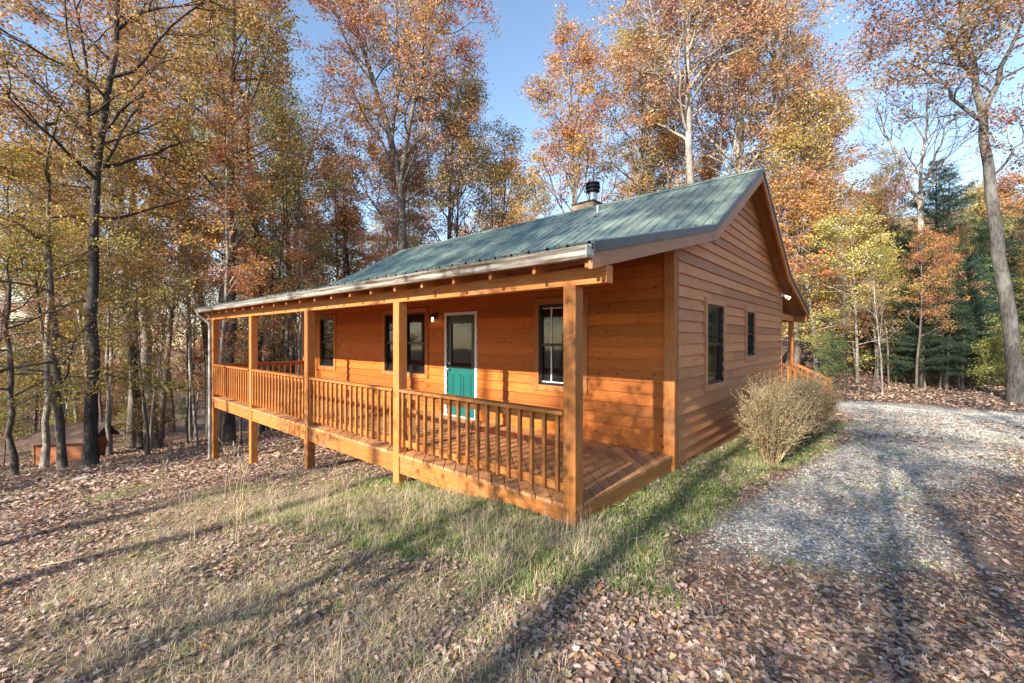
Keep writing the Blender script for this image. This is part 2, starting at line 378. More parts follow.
# door
mb = MB(); u0, u1, z0, z1 = door_f
mb.box(XF-.05, XF+.02, u0-.06, u0, .0, z1+.06); mb.box(XF-.05, XF+.02, u1, u1+.06, .0, z1+.06); mb.box(XF-.048, XF+.02, u0, u1, z1, z1+.06)
mb.box(XF-.09, XF+.02, u0-.06, u1+.06, -.0, .02)
fr = cpart(mb, 'door_frame', m_white, bevel=.003)
mb = MB(); d0, d1 = XF+.0, XF+.045; a0, a1 = u0+.13, u1-.13
mb.box(d0, d1, u0, a0, .025, z1, .5); mb.box(d0, d1, a1, u1, .025, z1, .5); mb.box(d0, d1, a0, a1, .025, 1.06, .5); mb.box(d0, d1, a0, a1, 1.98, z1, .5)
for zz in ((.22, .9),):
    for (b0, b1) in ((a0+.02, (a0+a1)/2-.03), ((a0+a1)/2+.03, a1-.02)):
        mb.box(d0-.012, d0, b0, b1, zz[0], zz[0]+.03, .5); mb.box(d0-.012, d0, b0, b1, zz[1]-.03, zz[1], .5); mb.box(d0-.012, d0, b0, b0+.03, zz[0]+.03, zz[1]-.03, .5); mb.box(d0-.012, d0, b1-.03, b1, zz[0]+.03, zz[1]-.03, .5)
dr = cpart(mb, 'front_door', m_teal); dr['label'] = 'teal front door with a tall glazed upper half'
mb = MB(); mb.box(d0+.012, d1-.01, a0-.005, a1+.005, 1.055, 1.985); cpart(mb, 'pane', m_glass, dr)
mb = MB(); mb.box(d0-.012, d0+.01, a0-.11, a0, 1.03, 2.12); mb.box(d0-.012, d0+.01, a1, a1+.11, 1.03, 2.12); mb.box(d0-.012, d0+.01, a0, a1, 1.03, 1.06); mb.box(d0-.012, d0+.01, a0, a1, 1.98, 2.12); cpart(mb, 'shaded_surround', m_dark, dr)  # near-black surround puts porch shade on the teal door into colour
mb = MB(); mb.tube([(d0-.002, u1-.07, 1.0), (d0-.05, u1-.07, 1.0)], .012, 8); mb.tube([(d0-.05, u1-.07, 1.0), (d0-.065, u1-.07, 1.0), (d0-.08, u1-.07, 1.0)], [.02, .03, .015], 10); cpart(mb, 'handle', m_steel, dr, smooth=True)
mb = MB(); mb.tube([(d0-.002, u1-.07, 1.12), (d0-.02, u1-.07, 1.12)], .025, 10); cpart(mb, 'deadbolt', m_steel, dr)

# porch deck: diagonal boards clipped to a rectangle
def diag_deck(mb, x0, x1, y0, y1, z0, z1, wd=.1525, gap=.010):
    s2 = math.sqrt(.5); c = -(x1-y0)*s2-wd
    cmax = (y1-x0)*s2+wd
    def clip(poly, f):
        out = []
        for a, b in zip(poly, poly[1:]+poly[:1]):
            fa, fb = f(a), f(b)
            if fa >= 0: out.append(a)
            if (fa >= 0) != (fb >= 0): t = fa/(fa-fb); out.append((a[0]+(b[0]-a[0])*t, a[1]+(b[1]-a[1])*t))
        return out
    while c < cmax:
        lo, hi = c+gap/2, c+wd-gap/2   # coordinate v = (y-x)*s2
        L = 60; poly = []
        for v_, u_ in ((lo, -L), (lo, L), (hi, L), (hi, -L)): poly.append(((u_-v_)*s2, (u_+v_)*s2))
        for f in (lambda p: p[0]-x0, lambda p: x1-p[0], lambda p: p[1]-y0, lambda p: y1-p[1]):
            poly = clip(poly, f)
            if not poly: break
        if len(poly) >= 3:
            n = len(poly); dz = rg.uniform(-.002, .002)
            mb.poly([(a, b, z0) for a, b in poly]+[(a, b, z1+dz) for a, b in poly], [list(range(n))[::-1], list(range(n, 2*n))]+[[i, (i+1) % n, n+(i+1) % n, n+i] for i in range(n)])
        c += wd
mb = MB(); diag_deck(mb, -.018, XF-.048, -.018, YL+.02, -.038, 0); dk = cpart(mb, 'porch_deck', deck_wood)
mb = MB()
for a, b in ((0.13, 2.985), (3.135, 5.975), (6.125, 9.015), (9.165, 12.04)): mb.box(0, .04, a, b, -.29, -.04)
cpart(mb, 'rim_board', wood_y, bevel=.003)
mb = MB(); mb.box(.13, XF-.04, -.0, .04, -.29, -.04); cpart(mb, 'rim_board', wood_x, bevel=.003)
mb = MB(); mb.box(.13, XF-.04, YL-.04, YL, -.29, -.04); cpart(mb, 'rim_board', wood_x)
mb = MB()
yy = .5
while yy < YL-.3: mb.box(.045, XF-.045, yy, yy+.04, -.28, -.04); yy += .4
cpart(mb, 'floor_joists', wood_x)
PY = [.055, 3.06, 6.05, 9.09, 12.115]
for y in PY:
    mb = MB(); a = -.02 if y != .055 else -.02
    zb = Hs(.05, y)-.25
    mb.box(a, a+.145, y-.0725, y+.0725, zb, 2.19)
    cpart(mb, 'post', wood_z, bevel=.006)
mb = MB(); mb.box(-.005, .125, -.35, 12.5, 2.19, 2.36); cpart(mb, 'beam', wood_y, bevel=.005)
# rafters
mb_tmp = None
sl = (ZB-ZE)/(XB-XE); y = -.30
k = 0
while y < 12.5:
    mb = MB(); xa, xb = -.238, XF-.03 if (y > 0) else XF+.6
    t0 = lambda x: float(rooftop(x))-.045
    mb.prism([(xa, t0(xa)-.15), (xb, t0(xb)-.15), (xb, t0(xb)), (xa, t0(xa))], 'y', y, y+.04); cpart(mb, 'rafter', wood_x)
    y += .6095
# roof deck (wood, seen from below), metal sheets, fascias
def slab(mb, pts, y0, y1, th):
    n = len(pts); top = pts; bot = [(x, z-th) for x, z in pts][::-1]; mb.prism(top+bot, 'y', y0, y1)
mb = MB()
y = Y0+.03
while y < Y1-.03:    # underside boards run up the slope
    e = min(y+.142, Y1-.03); slab(mb, [(XE+.02, prof[0][1]-.018+.0), (XB, ZB-.018), (XR, ZR-.018)], y, e-.006, .026)
    slab(mb, [(XR, ZR-.018), prof[3] and (prof[3][0], ZB-.018), (prof[4][0]-.02, ZE-.018)], y, e-.006, .026); y += .142
cpart(mb, 'roof_boards', wood_x)
def sheet(mb, xa, za, xb, zb, y0, y1, ext=.0):
    dx, dz = xb-xa, zb-za; L = math.hypot(dx, dz); nx_, nz_ = (-dz/L, dx/L)
    if nz_ < 0: nx_, nz_ = -nx_, -nz_
    ys, hs = [], []; y = y0; k = 0
    while y < y1:
        big = k % 1 == 0
        ys += [y, y+.012, y+.03, y+.042]; hs += [0, .030, .030, 0]
        for q in (.1, .16):
            if y+q+.02 < y1: ys += [y+q, y+q+.008, y+q+.016]; hs += [0, .004, 0]
        y += .2286; k += 1
    keep = [(a, b) for a, b in zip(ys, hs) if a <= y1]; keep.append((y1, 0)); n = len(keep); base = .012
    vs = [(xa+nx_*(h+base), a, za+nz_*(h+base)) for a, h in keep]+[(xb+nx_*(h+base), a, zb+nz_*(h+base)) for a, h in keep]
    mb.poly(vs, [(i, i+1, n+i+1, n+i) for i in range(n-1)])
    # underside / edges
    vs = [(xa, y0, za-.015), (xa, y1, za-.015), (xb, y1, zb-.015), (xb, y0, zb-.015), (xa+nx_*base, y0, za+nz_*base), (xa+nx_*base, y1, za+nz_*base)]
    mb.poly(vs, [(0, 1, 2, 3), (0, 1, 5, 4)])
mb = MB(); sheet(mb, XE-.04, ZE-.04*sl, XB, ZB, Y0-.015, Y1+.015); sheet(mb, XB, ZB+.004, XR, ZR, Y0-.015, Y1+.015)
sheet(mb, 2*XR-XE+.04, ZE-.04*sl, 2*XR-XB, ZB, Y0-.015, Y1+.015); sheet(mb, 2*XR-XB, ZB+.004, XR, ZR, Y0-.015, Y1+.015)
cpart(mb, 'roof', m_roof)
ms = (ZR-ZB)/(XR-XB)
mb = MB(); mb.prism([(XR-.13, ZR-.13*ms+.045), (XR, ZR+.05), (XR+.13, ZR-.13*ms+.045), (XR+.13, ZR-.13*ms+.035), (XR, ZR+.04), (XR-.13, ZR-.13*ms+.035)], 'y', Y0-.02, Y1+.02); cpart(mb, 'ridge_cap', m_roof)
def rake(mb, a, b, z_hi, z_lo, y0, y1):
    mb.prism([(a[0], a[1]+z_lo), (b[0], b[1]+z_lo), (b[0], b[1]+z_hi), (a[0], a[1]+z_hi)], 'y', y0, y1)
for (ya, yb, yc) in ((Y0-.018, Y0, Y0+.04), (Y1+.018, Y1, Y1-.04)):
    for s in (1, -1):
        m = lambda p: (p[0] if s == 1 else 2*XR-p[0], p[1])
        E_, B_, T_ = m((XE, ZE)), m((XB, ZB)), m((XR, ZR))
        mb = MB(); rake(mb, E_, B_, .03, -.065, ya, yb); rake(mb, B_, T_, .032, -.055, ya-.001, yb); cpart(mb, 'rake_trim', m_rake)
        mb = MB(); rake(mb, (E_[0], E_[1]), B_, -.02, -.21, yb, yc); rake(mb, B_, T_, -.02, -.235, yb-.0005, yc); cpart(mb, 'rake_board', rake_wood if s == 1 else wood_x)
# gutter
def gutter(x, name='gutter', s=-1):
    mb = MB(); zt = 2.485
    pr = [(0, zt), (0, zt-.10), (.07*s, zt-.10), (.085*s, zt-.075), (.09*s, zt-.04), (.11*s, zt-.02), (.12*s, zt), (.112*s, zt), (.10*s, zt-.015), (.08*s, zt-.04), (.076*s, zt-.07), (.066*s, zt-.092), (.006*s, zt-.092), (.006*s, zt)]
    mb.prism([(x+a, b) for a, b in pr], 'y', Y0+.005, Y1-.02); mb.box(x, x+.118*s, Y0-.002, Y0+.006, zt-.1, zt); return cpart(mb, name, m_gutter, smooth=False)
gutter(-.25); gutter(2*XR+.25, s=1)
mb = MB(); mb.tube([(-.31, 12.35, 2.40), (-.31, 12.34, 2.32), (-.17, 12.28, 2.20), (-.07, 12.24, 2.08), (-.06, 12.235, 1.9), (-.06, 12.235, Hs(-.06, 12.2)+.1), (-.12, 12.235, Hs(-.06, 12.2)+.03)], .034, 8)
cpart(mb, 'downspout', m_spout)
# railings
def railing(p0, p1, n=None, first=None, name='railing'):
    """horizontal railing between two points (x,y) at deck level; balusters on the outer face"""
    along_y = abs(p1[1]-p0[1]) > abs(p1[0]-p0[0]); mat = wood_y if along_y else wood_x
    mb = MB()
    if along_y:
        x = p0[0]; a, b = p0[1], p1[1]
        mb.box(x-.05, x+.09, a, b, .892, .93); mb.box(x+.02, x+.058, a, b, .105, .195); mb.box(x+.02, x+.058, a, b, .80, .89)
    else:
        y = p0[1]; a, b = p0[0], p1[0]
        mb.box(a, b, y-.07, y+.07, .892, .93); mb.box(a, b, y-.02, y+.02, .105, .195); mb.box(a, b, y-.02, y+.02, .80, .89)
    r = cpart(mb, name, mat, bevel=.003)
    L = b-a; k = max(1, round(L/.171)); st = L/k
    first = None
    for i in range(k):
        c = a+st*(i+.5)
        if i == 0:
            q = MB()
            if along_y: q.box(x-.02, x+.018, -.019, .019, .10, .888)
            else: q.box(-.019, .019, y-.06, y-.022, .10, .888)
            o = q.build('baluster', wood_z); first = o
        else: o = first.copy(); COL.objects.link(o)
        o.parent = r; o.location = (0, c, 0) if along_y else (c, 0, 0)
        o.rotation_euler = (0, 0, 0)
    return r
for a, b in zip(PY[:-1], PY[1:]): railing((0.005, a+.0725), (0.005, b-.0725))
railing((.125, YL-.07), (XF-.04, YL-.07))
# wall lantern beside the door, floodlight on the gable corner
mb = MB(); mb.box(XF-.05, XF-.02, 5.26, 5.34, 2.08, 2.22); mb.tube([(XF-.05, 5.3, 2.2), (XF-.12, 5.3, 2.22), (XF-.13, 5.3, 2.17)], .01, 6); mb.tube([(XF-.13, 5.3, 2.18), (XF-.13, 5.3, 2.15), (XF-.13, 5.3, 2.13)], [.02, .06, .065], 8); lt = cpart(mb, 'porch_light', m_black); lt['label'] = 'small black lantern lit beside the teal door'
mb = MB(); mb.tube([(XF-.13, 5.3, 2.13), (XF-.13, 5.3, 2.08), (XF-.13, 5.3, 2.03)], [.02, .028, .02], 10); cpart(mb, 'bulb', m_lamp, lt, smooth=True)
mb = MB(); mb.box(10.52, 10.62, -.07, -.03, 2.84, 2.94)
for dx in (-.09, .09): mb.tube([(10.57+dx*.3, -.07, 2.89), (10.57+dx, -.13, 2.86)], .012, 6); mb.tube([(10.57+dx, -.11, 2.87), (10.57+dx, -.16, 2.83), (10.57+dx, -.21, 2.79)], [.02, .045, .06], 10)
fl = cpart(mb, 'floodlight', m_white, smooth=False)
mb = MB(); mb.tube([(10.66, -.2, 2.80), (10.66, -.222, 2.782)], .05, 10); cpart(mb, 'bulb', m_lamp, fl)
# chimney
mb = MB(); mb.box(6.75, 7.42, 3.78, 4.45, 4.7, 5.44); ch = cpart(mb, 'chimney', plain('chimney_boards', (.40, .28, .18), .8, var=.25), bevel=.004)
mb = MB(); mb.box(6.71, 7.46, 3.74, 4.49, 5.441, 5.475); cpart(mb, 'chimney_cap_plate', m_rake, ch)
cx_, cy_ = 7.1, 4.0
mb = MB(); mb.tube([(cx_, cy_, 5.475), (cx_, cy_, 5.80)], .12, 20); cpart(mb, 'flue_pipe', m_steel, ch, smooth=False)
mb = MB()
for z, r in ((5.80, .20), (5.90, .215), (6.0, .20)): mb.tube([(cx_, cy_, z), (cx_, cy_, z+.02), (cx_, cy_, z+.06)], [r*.8, r, r*.97], 20)
mb.tube([(cx_, cy_, 5.78), (cx_, cy_, 6.04)], .15, 16); mb.tube([(cx_, cy_, 6.06), (cx_, cy_, 6.09)], [.2, .12], 20)
cpart(mb, 'flue_cap', m_black, ch)
mb = MB(); xv = 5.55; zv = float(rooftop(xv)); mb.tube([(xv, 2.95, zv-.02), (xv, 2.95, zv+.26)], .04, 12); mb.tube([(xv, 2.95, zv-.02), (xv, 2.95, zv+.07)], [.13, .05], 12); cpart(mb, 'vent_pipe', m_steel)
# back porch
mb = MB(); diag_deck(mb, XK+.036, 13.2, -.018, YL, -.038, 0); cpart(mb, 'back_deck', deck_wood)
mb = MB(); mb.box(13.14, 13.18, 0, YL, -.29, -.04); mb.box(XK+.04, 13.14, 0, .04, -.29, -.04); cpart(mb, 'rim_board', wood_y)
for y in (.08, 4.1, 8.1, 12.1):
    mb = MB(); mb.box(12.88, 13.02, y-.07, y+.07, Hs(13, y)-.3, 2.19); cpart(mb, 'post', wood_z, bevel=.005)
mb = MB(); mb.box(12.885, 13.015, -.35, 12.5, 2.19, 2.375); mb.box(XK+.03, 12.885, -.005, .035, 2.2, 2.38); cpart(mb, 'beam', wood_y)
y = -.30
while y < 12.5:
    mb = MB(); xa, xb = 13.39, XK+.03
    mb.prism([(xa, t0(xa)-.12), (xb, t0(xb)-.13), (xb, t0(xb)), (xa, t0(xa))], 'y', y, y+.04); cpart(mb, 'rafter', wood_x); y += 1.219
railing((12.95, .15), (12.95, 12.03)) if False else None
mb = MB(); gz = Hs(11, -1)
for k, (ya, z) in enumerate(((-.02, -.13), (-.32, -.26))): mb.box(10.85, 12.1, ya-.30, ya, z-.038, z)
for x in (10.85, 12.06): mb.prism([(-.02, -.04), (-.02, -.32), (-.62, -.52), (-.66, -.38)], 'x', x-.04 if x < 11 else x+.04, x)
st = cpart(mb, 'steps', deck_wood)
for x in (10.76, 12.15):
    mb = MB(); mb.box(x-.045, x+.045, -1.06, -.97, gz-.2, .5); mb.box(x-.045, x+.045, -.06, .03, -.3, .96)
    for (zo) in (.85, .12): mb.prism([(-.06, zo+.02), (-.97, zo-.45), (-.97, zo-.36), (-.06, zo+.11)], 'x', x-.02, x+.02)
    for k in range(5):
        yb = -.18-k*.15; zz = -(-yb-.06)*.517; mb.box(x-.055, x-.021, yb-.02, yb+.02, zz+.12, zz+.93)
    cpart(mb, 'step_railing', wood_z)
railing((11.0-.2, .0+.06), (12.87, .06)) if False else None

# ------------------------------------------------------------------ trees
def kite(n, rng, size, asp=.62, up=.35):
    """n random leaf quads about the origin"""
    d = rng.normal(size=(n, 3)); d[:, 2] *= .55; d /= np.linalg.norm(d, axis=1)[:, None]
    u = rng.normal(size=(n, 3)); u[:, 2] += up*2; s = np.cross(d, u); s /= np.linalg.norm(s, axis=1)[:, None]+1e-9
    L = (size*rng.uniform(.6, 1.3, n))[:, None]; Wd = L*asp*.5
    nrm = np.cross(s, d)
    return np.stack([-d*L*.5, d*L*.02+s*Wd-nrm*Wd*.35, d*L*.5, d*L*.02-s*Wd-nrm*Wd*.35], 1)
def polyline(rng, p, d, L, n, up, wob_):
    pts = [p]; d = d/np.linalg.norm(d)
    for _ in range(n):
        d = d+np.array([0, 0, up])/n+rng.normal(size=3)*wob_/math.sqrt(n); d /= np.linalg.norm(d); pts.append(pts[-1]+d*L/n)
    return np.array(pts)
def perp(rng, t, ang, az):
    ref = np.array([0, 0, 1.]) if abs(t[2]) < .9 else np.array([1., 0, 0])
    a = np.cross(t, ref); a /= np.linalg.norm(a); b = np.cross(t, a)
    return t*math.cos(ang)+(a*math.cos(az)+b*math.sin(az))*math.sin(ang)
def sample(pts, t):
    n = len(pts)-1; f = min(max(t, 0), .9999)*n; i = int(f); return pts[i]+(pts[i+1]-pts[i])*(f-i), (pts[i+1]-pts[i])/(np.linalg.norm(pts[i+1]-pts[i])+1e-9)
def make_tree(seed, H=18., r0=.2, crown0=.35, spread=.22, angle=50, up=.5, nl=18, nb=6, ntw=4, lpt=60, lsize=.13, sig=.28, flat=.7,
              path=None, stems=None, wobt=.10, topshape=.5, sides=12, tw=.75):
    """returns (trunk mesh, crown mesh or None). path = trunk polyline (local); stems = extra [polyline, r0]"""
    rng = np.random.default_rng(seed)
    TV, TF, nv = [], [], 0; LP = []
    def add(p, r, s):
        nonlocal nv
        v, f = tube_np(p, r, s); TV.append(v); TF.append(f+nv); nv += len(v)
    if path is None: path = polyline(rng, np.zeros(3), np.array([rng.normal()*.04, rng.normal()*.04, 1.]), H, 14, .15, wobt)
    else:   # densify
        path = np.array(path, float); k = np.arange(len(path)); kk = np.linspace(0, len(path)-1, 16)
        path = np.stack([np.interp(kk, k, path[:, i]) for i in range(3)], 1); path[1:-1] += rng.normal(size=(14, 3))*.04
    allst = [(path, r0, crown0, 1.)]
    for s in (stems or []):
        sp_ = np.array(s[0], float); k = np.arange(len(sp_)); kk = np.linspace(0, len(sp_)-1, 9)
        sp_ = np.stack([np.interp(kk, k, sp_[:, i]) for i in range(3)], 1); sp_[1:-1] += rng.normal(size=(7, 3))*.05
        allst.append((sp_, s[1], .15, s[2] if len(s) > 2 else .5))
    for pi, (pt, rr, c0, frac) in enumerate(allst):
        n = len(pt); tt = np.linspace(0, 1, n); rad = rr*(1-.88*tt**1.15)
        if pi == 0: rad[0] *= 1.35; rad[0] += 0; pt = pt.copy(); pt[0][2] -= .25
        add(pt, rad, sides if pi == 0 else 8)
        HH = np.linalg.norm(pt[-1]-pt[0]); az = rng.uniform(0, 6.28)
        N = max(3, int(nl*frac))
        for a in range(N):
            t = c0+(1-c0)*((a+rng.random()*.8)/N)*.98; p, tg = sample(pt, t); az += 2.4+rng.normal()*.3
            u = (t-c0)/(1-c0); shape = (.35+.65*math.sin(math.pi*min(1, (u*(1-topshape)+topshape*.5)+.1)))*(1-.45*u)
            L = spread*H*shape*rng.uniform(.7, 1.25); ang = R(angle)*(1.1-.45*u)*rng.uniform(.8, 1.2)
            d = perp(rng, tg, ang, az); rl = min(rr*.40, .0135*L+.011)*(1-.3*u); lp = polyline(rng, p, d, L, 7, up, .45)
            add(lp, rl*(1-.85*np.linspace(0, 1, 8)), 5)
            for b in range(nb):
                tb = .22+.78*(b+rng.random())/nb; q, tg2 = sample(lp, tb); L2 = L*(.50-.25*tb)*rng.uniform(.6, 1.3)+.25
                d2 = perp(rng, tg2, R(45)*rng.uniform(.6, 1.4), rng.uniform(0, 6.28)); d2[2] = d2[2]*flat+.12*(1-flat)
                bp = polyline(rng, q, d2, L2, 4, up*.5*flat, .35); add(bp, rl*.42*(1-.8*np.linspace(0, 1, 5)), 3)
                for c in range(ntw):
                    tc = .3+.7*(c+rng.random())/ntw; q3, tg3 = sample(bp, tc); L3 = tw*rng.uniform(.4, 1.2)
                    d3 = perp(rng, tg3, R(45), rng.uniform(0, 6.28)); d3[2] *= flat
                    tp = polyline(rng, q3, d3, L3, 2, 0, .4); add(tp, np.array([.011, .007, .003]), 3)
                    LP.append((tp[1]+tp[2])*.5)
    tm = fast_mesh('trunk', np.concatenate(TV), np.concatenate(TF), smooth=True); tm.materials.append(m_bark)
    if lpt <= 0: return tm, None
    C = np.array(LP); cnt = np.maximum(1, (lpt*rng.uniform(.35, 1.65, len(C))).astype(int)); idx = np.repeat(np.arange(len(C)), cnt)
    pos = C[idx]+rng.normal(size=(len(idx), 3))*sig*np.array([1, 1, .65*flat+.2])
    q = kite(len(idx), rng, lsize); Vv = (pos[:, None, :]+q).reshape(-1, 3); Ff = np.arange(len(Vv)).reshape(-1, 4)
    cl = rng.random(len(C))[idx]; hz = np.clip(.5+.18*np.sin(pos[:, 0]*.9+seed)+.18*np.sin(pos[:, 2]*1.1+pos[:, 1]*.8)+(cl-.5)*.7, 0, 1)
    lvc = np.stack([hz, rng.random(len(idx))*.6+.4*rng.random(len(C))[idx], rng.random(len(idx)), np.ones(len(idx))], -1)
    cm = fast_mesh('crown', Vv, Ff, {'lv': ('FACE', 'FLOAT_COLOR', lvc)}); cm.materials.append(m_leaf)
    return tm, cm
def make_conifer(seed, H=9., r0=.11, dens=1.):
    rng = np.random.default_rng(seed); TV, TF, nv = [], [], 0; C = []; D = []
    path = polyline(rng, np.zeros(3), np.array([0, 0, 1.]), H, 12, .1, .04)
    def add(p, r, s):
        nonlocal nv
        v, f = tube_np(p, r, s); TV.append(v); TF.append(f+nv); nv += len(v)
    p2 = path.copy(); p2[0][2] -= .2; add(p2, r0*(1-.93*np.linspace(0, 1, 13)), 9)
    z = .12
    while z < .985:
        p, tg = sample(path, z); L = H*.27*(1-z)**.6*rng.uniform(.35, 1.25)+.15; a0 = rng.uniform(0, 6.28)
        for a in range(rng.integers(3, 6)):
            d = perp(rng, tg, R(80)-z*.5, a0+a*1.5+rng.normal()*.2); bp = polyline(rng, p, d, L*rng.uniform(.7, 1.1), 6, -.15, .12); add(bp, .02*(1-z*.6)*(1-.8*np.linspace(0, 1, 7)), 4)
            for t in np.linspace(.15, 1, max(4, int(L*7))):
                q, t2 = sample(bp, t)
                for s in (-1, 1):
                    side = np.cross(t2, [0, 0, 1.])*s+t2*.6; side[2] -= .12; ll = (.5*(1-t)+.12)*min(1.2, L)*rng.uniform(.6, 1.1)
                    for w_ in np.linspace(.1, 1, max(3, int(ll*16*dens))): C.append(q+side*ll*w_+rng.normal(size=3)*.03); D.append(side)
        z += .028*rng.uniform(.7, 1.3)
    C = np.array(C); D = np.array(D); rep = 5; C = np.repeat(C, rep, 0); D = np.repeat(D, rep, 0); n = len(C); C = C+rng.normal(size=(n, 3))*.035
    d = D+rng.normal(size=(n, 3))*.7; d /= np.linalg.norm(d, axis=1)[:, None]; s = np.cross(d, rng.normal(size=(n, 3))); s /= np.linalg.norm(s, axis=1)[:, None]
    L = .05*rng.uniform(.6, 1.3, n)[:, None]; q = np.stack([C-d*L, C+s*.011, C+d*L, C-s*.011], 1).reshape(-1, 3)
    cl = np.repeat(rng.random(n//rep), rep)
    lvc = np.stack([.4+.3*cl, .5*cl+.5*rng.random(n), rng.random(n), np.ones(n)], -1)
    cm = fast_mesh('crown', q, np.arange(len(q)).reshape(-1, 4), {'lv': ('FACE', 'FLOAT_COLOR', lvc)}); cm.materials.append(m_leaf)
    tm = fast_mesh('trunk', np.concatenate(TV), np.concatenate(TF), smooth=True); tm.materials.append(m_bark)
    return tm, cm

def W(px, d, dz=0.):
    """ground point seen at picture column px, d metres ahead"""
    r = (px-CX)/F*d; p = CAM+FW*d+RT*r; return np.array([p[0], p[1], Hs(p[0], p[1])+dz])
def WP(px, py, d): r = (px-CX)/F*d; p = CAM+FW*d+RT*r; return np.array([p[0], p[1], CAM[2]+(CY-py)/F*d])
def plant(name, meshes, loc, s=1., rz=0., leafc=(.4, .17, .05), barkc=(.16, .14, .12), label=None, cat='tree', group=None):
    o = empty(name, tuple(loc)); o.scale = (s, s, s); o.rotation_euler = (0, 0, rz); tag(o, label, cat, group)
    t = mobj('trunk', meshes[0], m_bark, o, barkc)
    if meshes[1]: c = mobj('crown', meshes[1], m_leaf, o, leafc)
    return o
OR, RU, YE, GR, TA, BR, PK = (.50, .22, .075), (.38, .155, .07), (.56, .42, .10), (.22, .24, .08), (.48, .31, .18), (.34, .18, .08), (.48, .26, .17)
EV = (.055, .085, .05)
BK, BKL, BKD = (.17, .145, .125), (.34, .31, .28), (.085, .075, .07)
#TREES_BEGIN
def custom(name, seed, pts, r, label, stems=None, leafc=OR, bark=BK, **kw):
    base = W(pts[0][0], pts[0][2] if len(pts[0]) > 2 else pts[0][1])
    d = pts[0][-1]
    path = [np.zeros(3)]+[WP(a, b, d)-base for a, b in pts[1:]]
    st = [([WP(*q)-base if len(q) == 3 else WP(q[0], q[1], d)-base for q in s[0]], *s[1:]) for s in (stems or [])]
    hh = path[-1][2]
    kw.setdefault('H', hh); m = make_tree(seed, r0=r, path=path, stems=st, **kw)
    return plant(name, m, base, leafc=leafc, barkc=bark, label=label)
# --- left group in front of the shed
custom('oak_tree', 11, [(90, 15.3), (92, 400), (94, 330), (92, 250), (97, 185), (108, 110), (116, 40), (119, -60), (118, -130)], .20,
       'dark forked oak with the thickest dark trunk, just to the shed\'s right', stems=[([(97, 185), (88, 120), (84, 60), (70, -30)], .10, .5), ([(98, 175), (130, 120), (150, 70)], .06, .3)], leafc=(.38, .21, .09), bark=BKD,
       crown0=.42, spread=.26, nl=18, nb=7, ntw=4, lpt=26, sig=.2, angle=62, flat=.45, lsize=.11)
custom('maple_tree', 12, [(63, 15.2), (58, 400), (53, 330), (50, 250), (47, 150), (44, 60)], .125, 'curving grey-barked maple in front of the small shed\'s wall', leafc=(.42, .27, .08), bark=BK,
       crown0=.22, spread=.34, nl=20, nb=6, ntw=4, lpt=30, angle=78, up=.15, flat=.25, lsize=.10, tw=.6)
custom('maple_tree', 13, [(43, 17.), (46, 400), (48, 330), (45, 240), (50, 150), (56, 90)], .12, 'slim maple at the left corner of the small shed', leafc=(.46, .22, .09), bark=BKL,
       crown0=.25, spread=.33, nl=18, nb=6, ntw=4, lpt=28, angle=78, up=.15, flat=.25, lsize=.10, tw=.6)
custom('maple_tree', 14, [(14, 15.4), (12, 400), (8, 320), (10, 240), (4, 150)], .10, 'thin leaning maple left of the small shed', leafc=(.44, .30, .08), bark=BK,
       crown0=.2, spread=.36, nl=20, nb=6, ntw=4, lpt=30, angle=78, up=.15, flat=.25, lsize=.10, tw=.6)
custom('oak_tree', 15, [(153, 22.), (147, 380), (144, 320), (136, 240), (127, 160), (124, 100), (120, 20)], .27, 'tall thick pale-patched oak, the broader of the pair between shed and porch', stems=[([(136, 240), (165, 170), (180, 100), (186, 20)], .09, .4)], leafc=OR, bark=BKL,
       crown0=.4, spread=.22, nl=17, nb=6, ntw=4, lpt=26, sig=.24, angle=58)
custom('oak_tree', 16, [(132, 25.), (133, 380), (135, 320), (132, 240), (136, 160), (140, 60), (146, -20)], .24, 'tall straight oak standing close behind the broader pale-patched one', leafc=(.38, .20, .05), bark=BK,
       crown0=.35, spread=.22, nl=17, nb=6, ntw=4, lpt=26, sig=.24, angle=58)
custom('birch_tree', 17, [(108, 20.), (109, 400), (107, 330), (110, 240), (112, 160)], .09, 'slim whitish trunk between the dark oak and the pale pair', leafc=(.46, .30, .07), bark=BKL,
       crown0=.3, spread=.26, nl=14, nb=5, ntw=4, lpt=22, angle=70, flat=.4, lsize=.10)
custom('oak_tree', 18, [(228, 20.5), (229, 360), (230, 300), (231, 200), (230, 110), (234, 20), (236, -60)], .27, 'big dark-barked oak right behind the cabin\'s far porch corner', leafc=(.34, .17, .05), bark=(.13, .105, .09),
       crown0=.38, spread=.26, nl=20, nb=6, ntw=4, lpt=26, angle=58, sig=.25)
custom('oak_tree', 19, [(190, 27.), (190, 380), (188, 300), (184, 200), (190, 120), (196, 60)], .14, 'slender grey tree just left of the white downspout', leafc=(.50, .24, .06), bark=BKL,
       crown0=.35, spread=.22, nl=18, nb=6, ntw=4, lpt=26, angle=60)
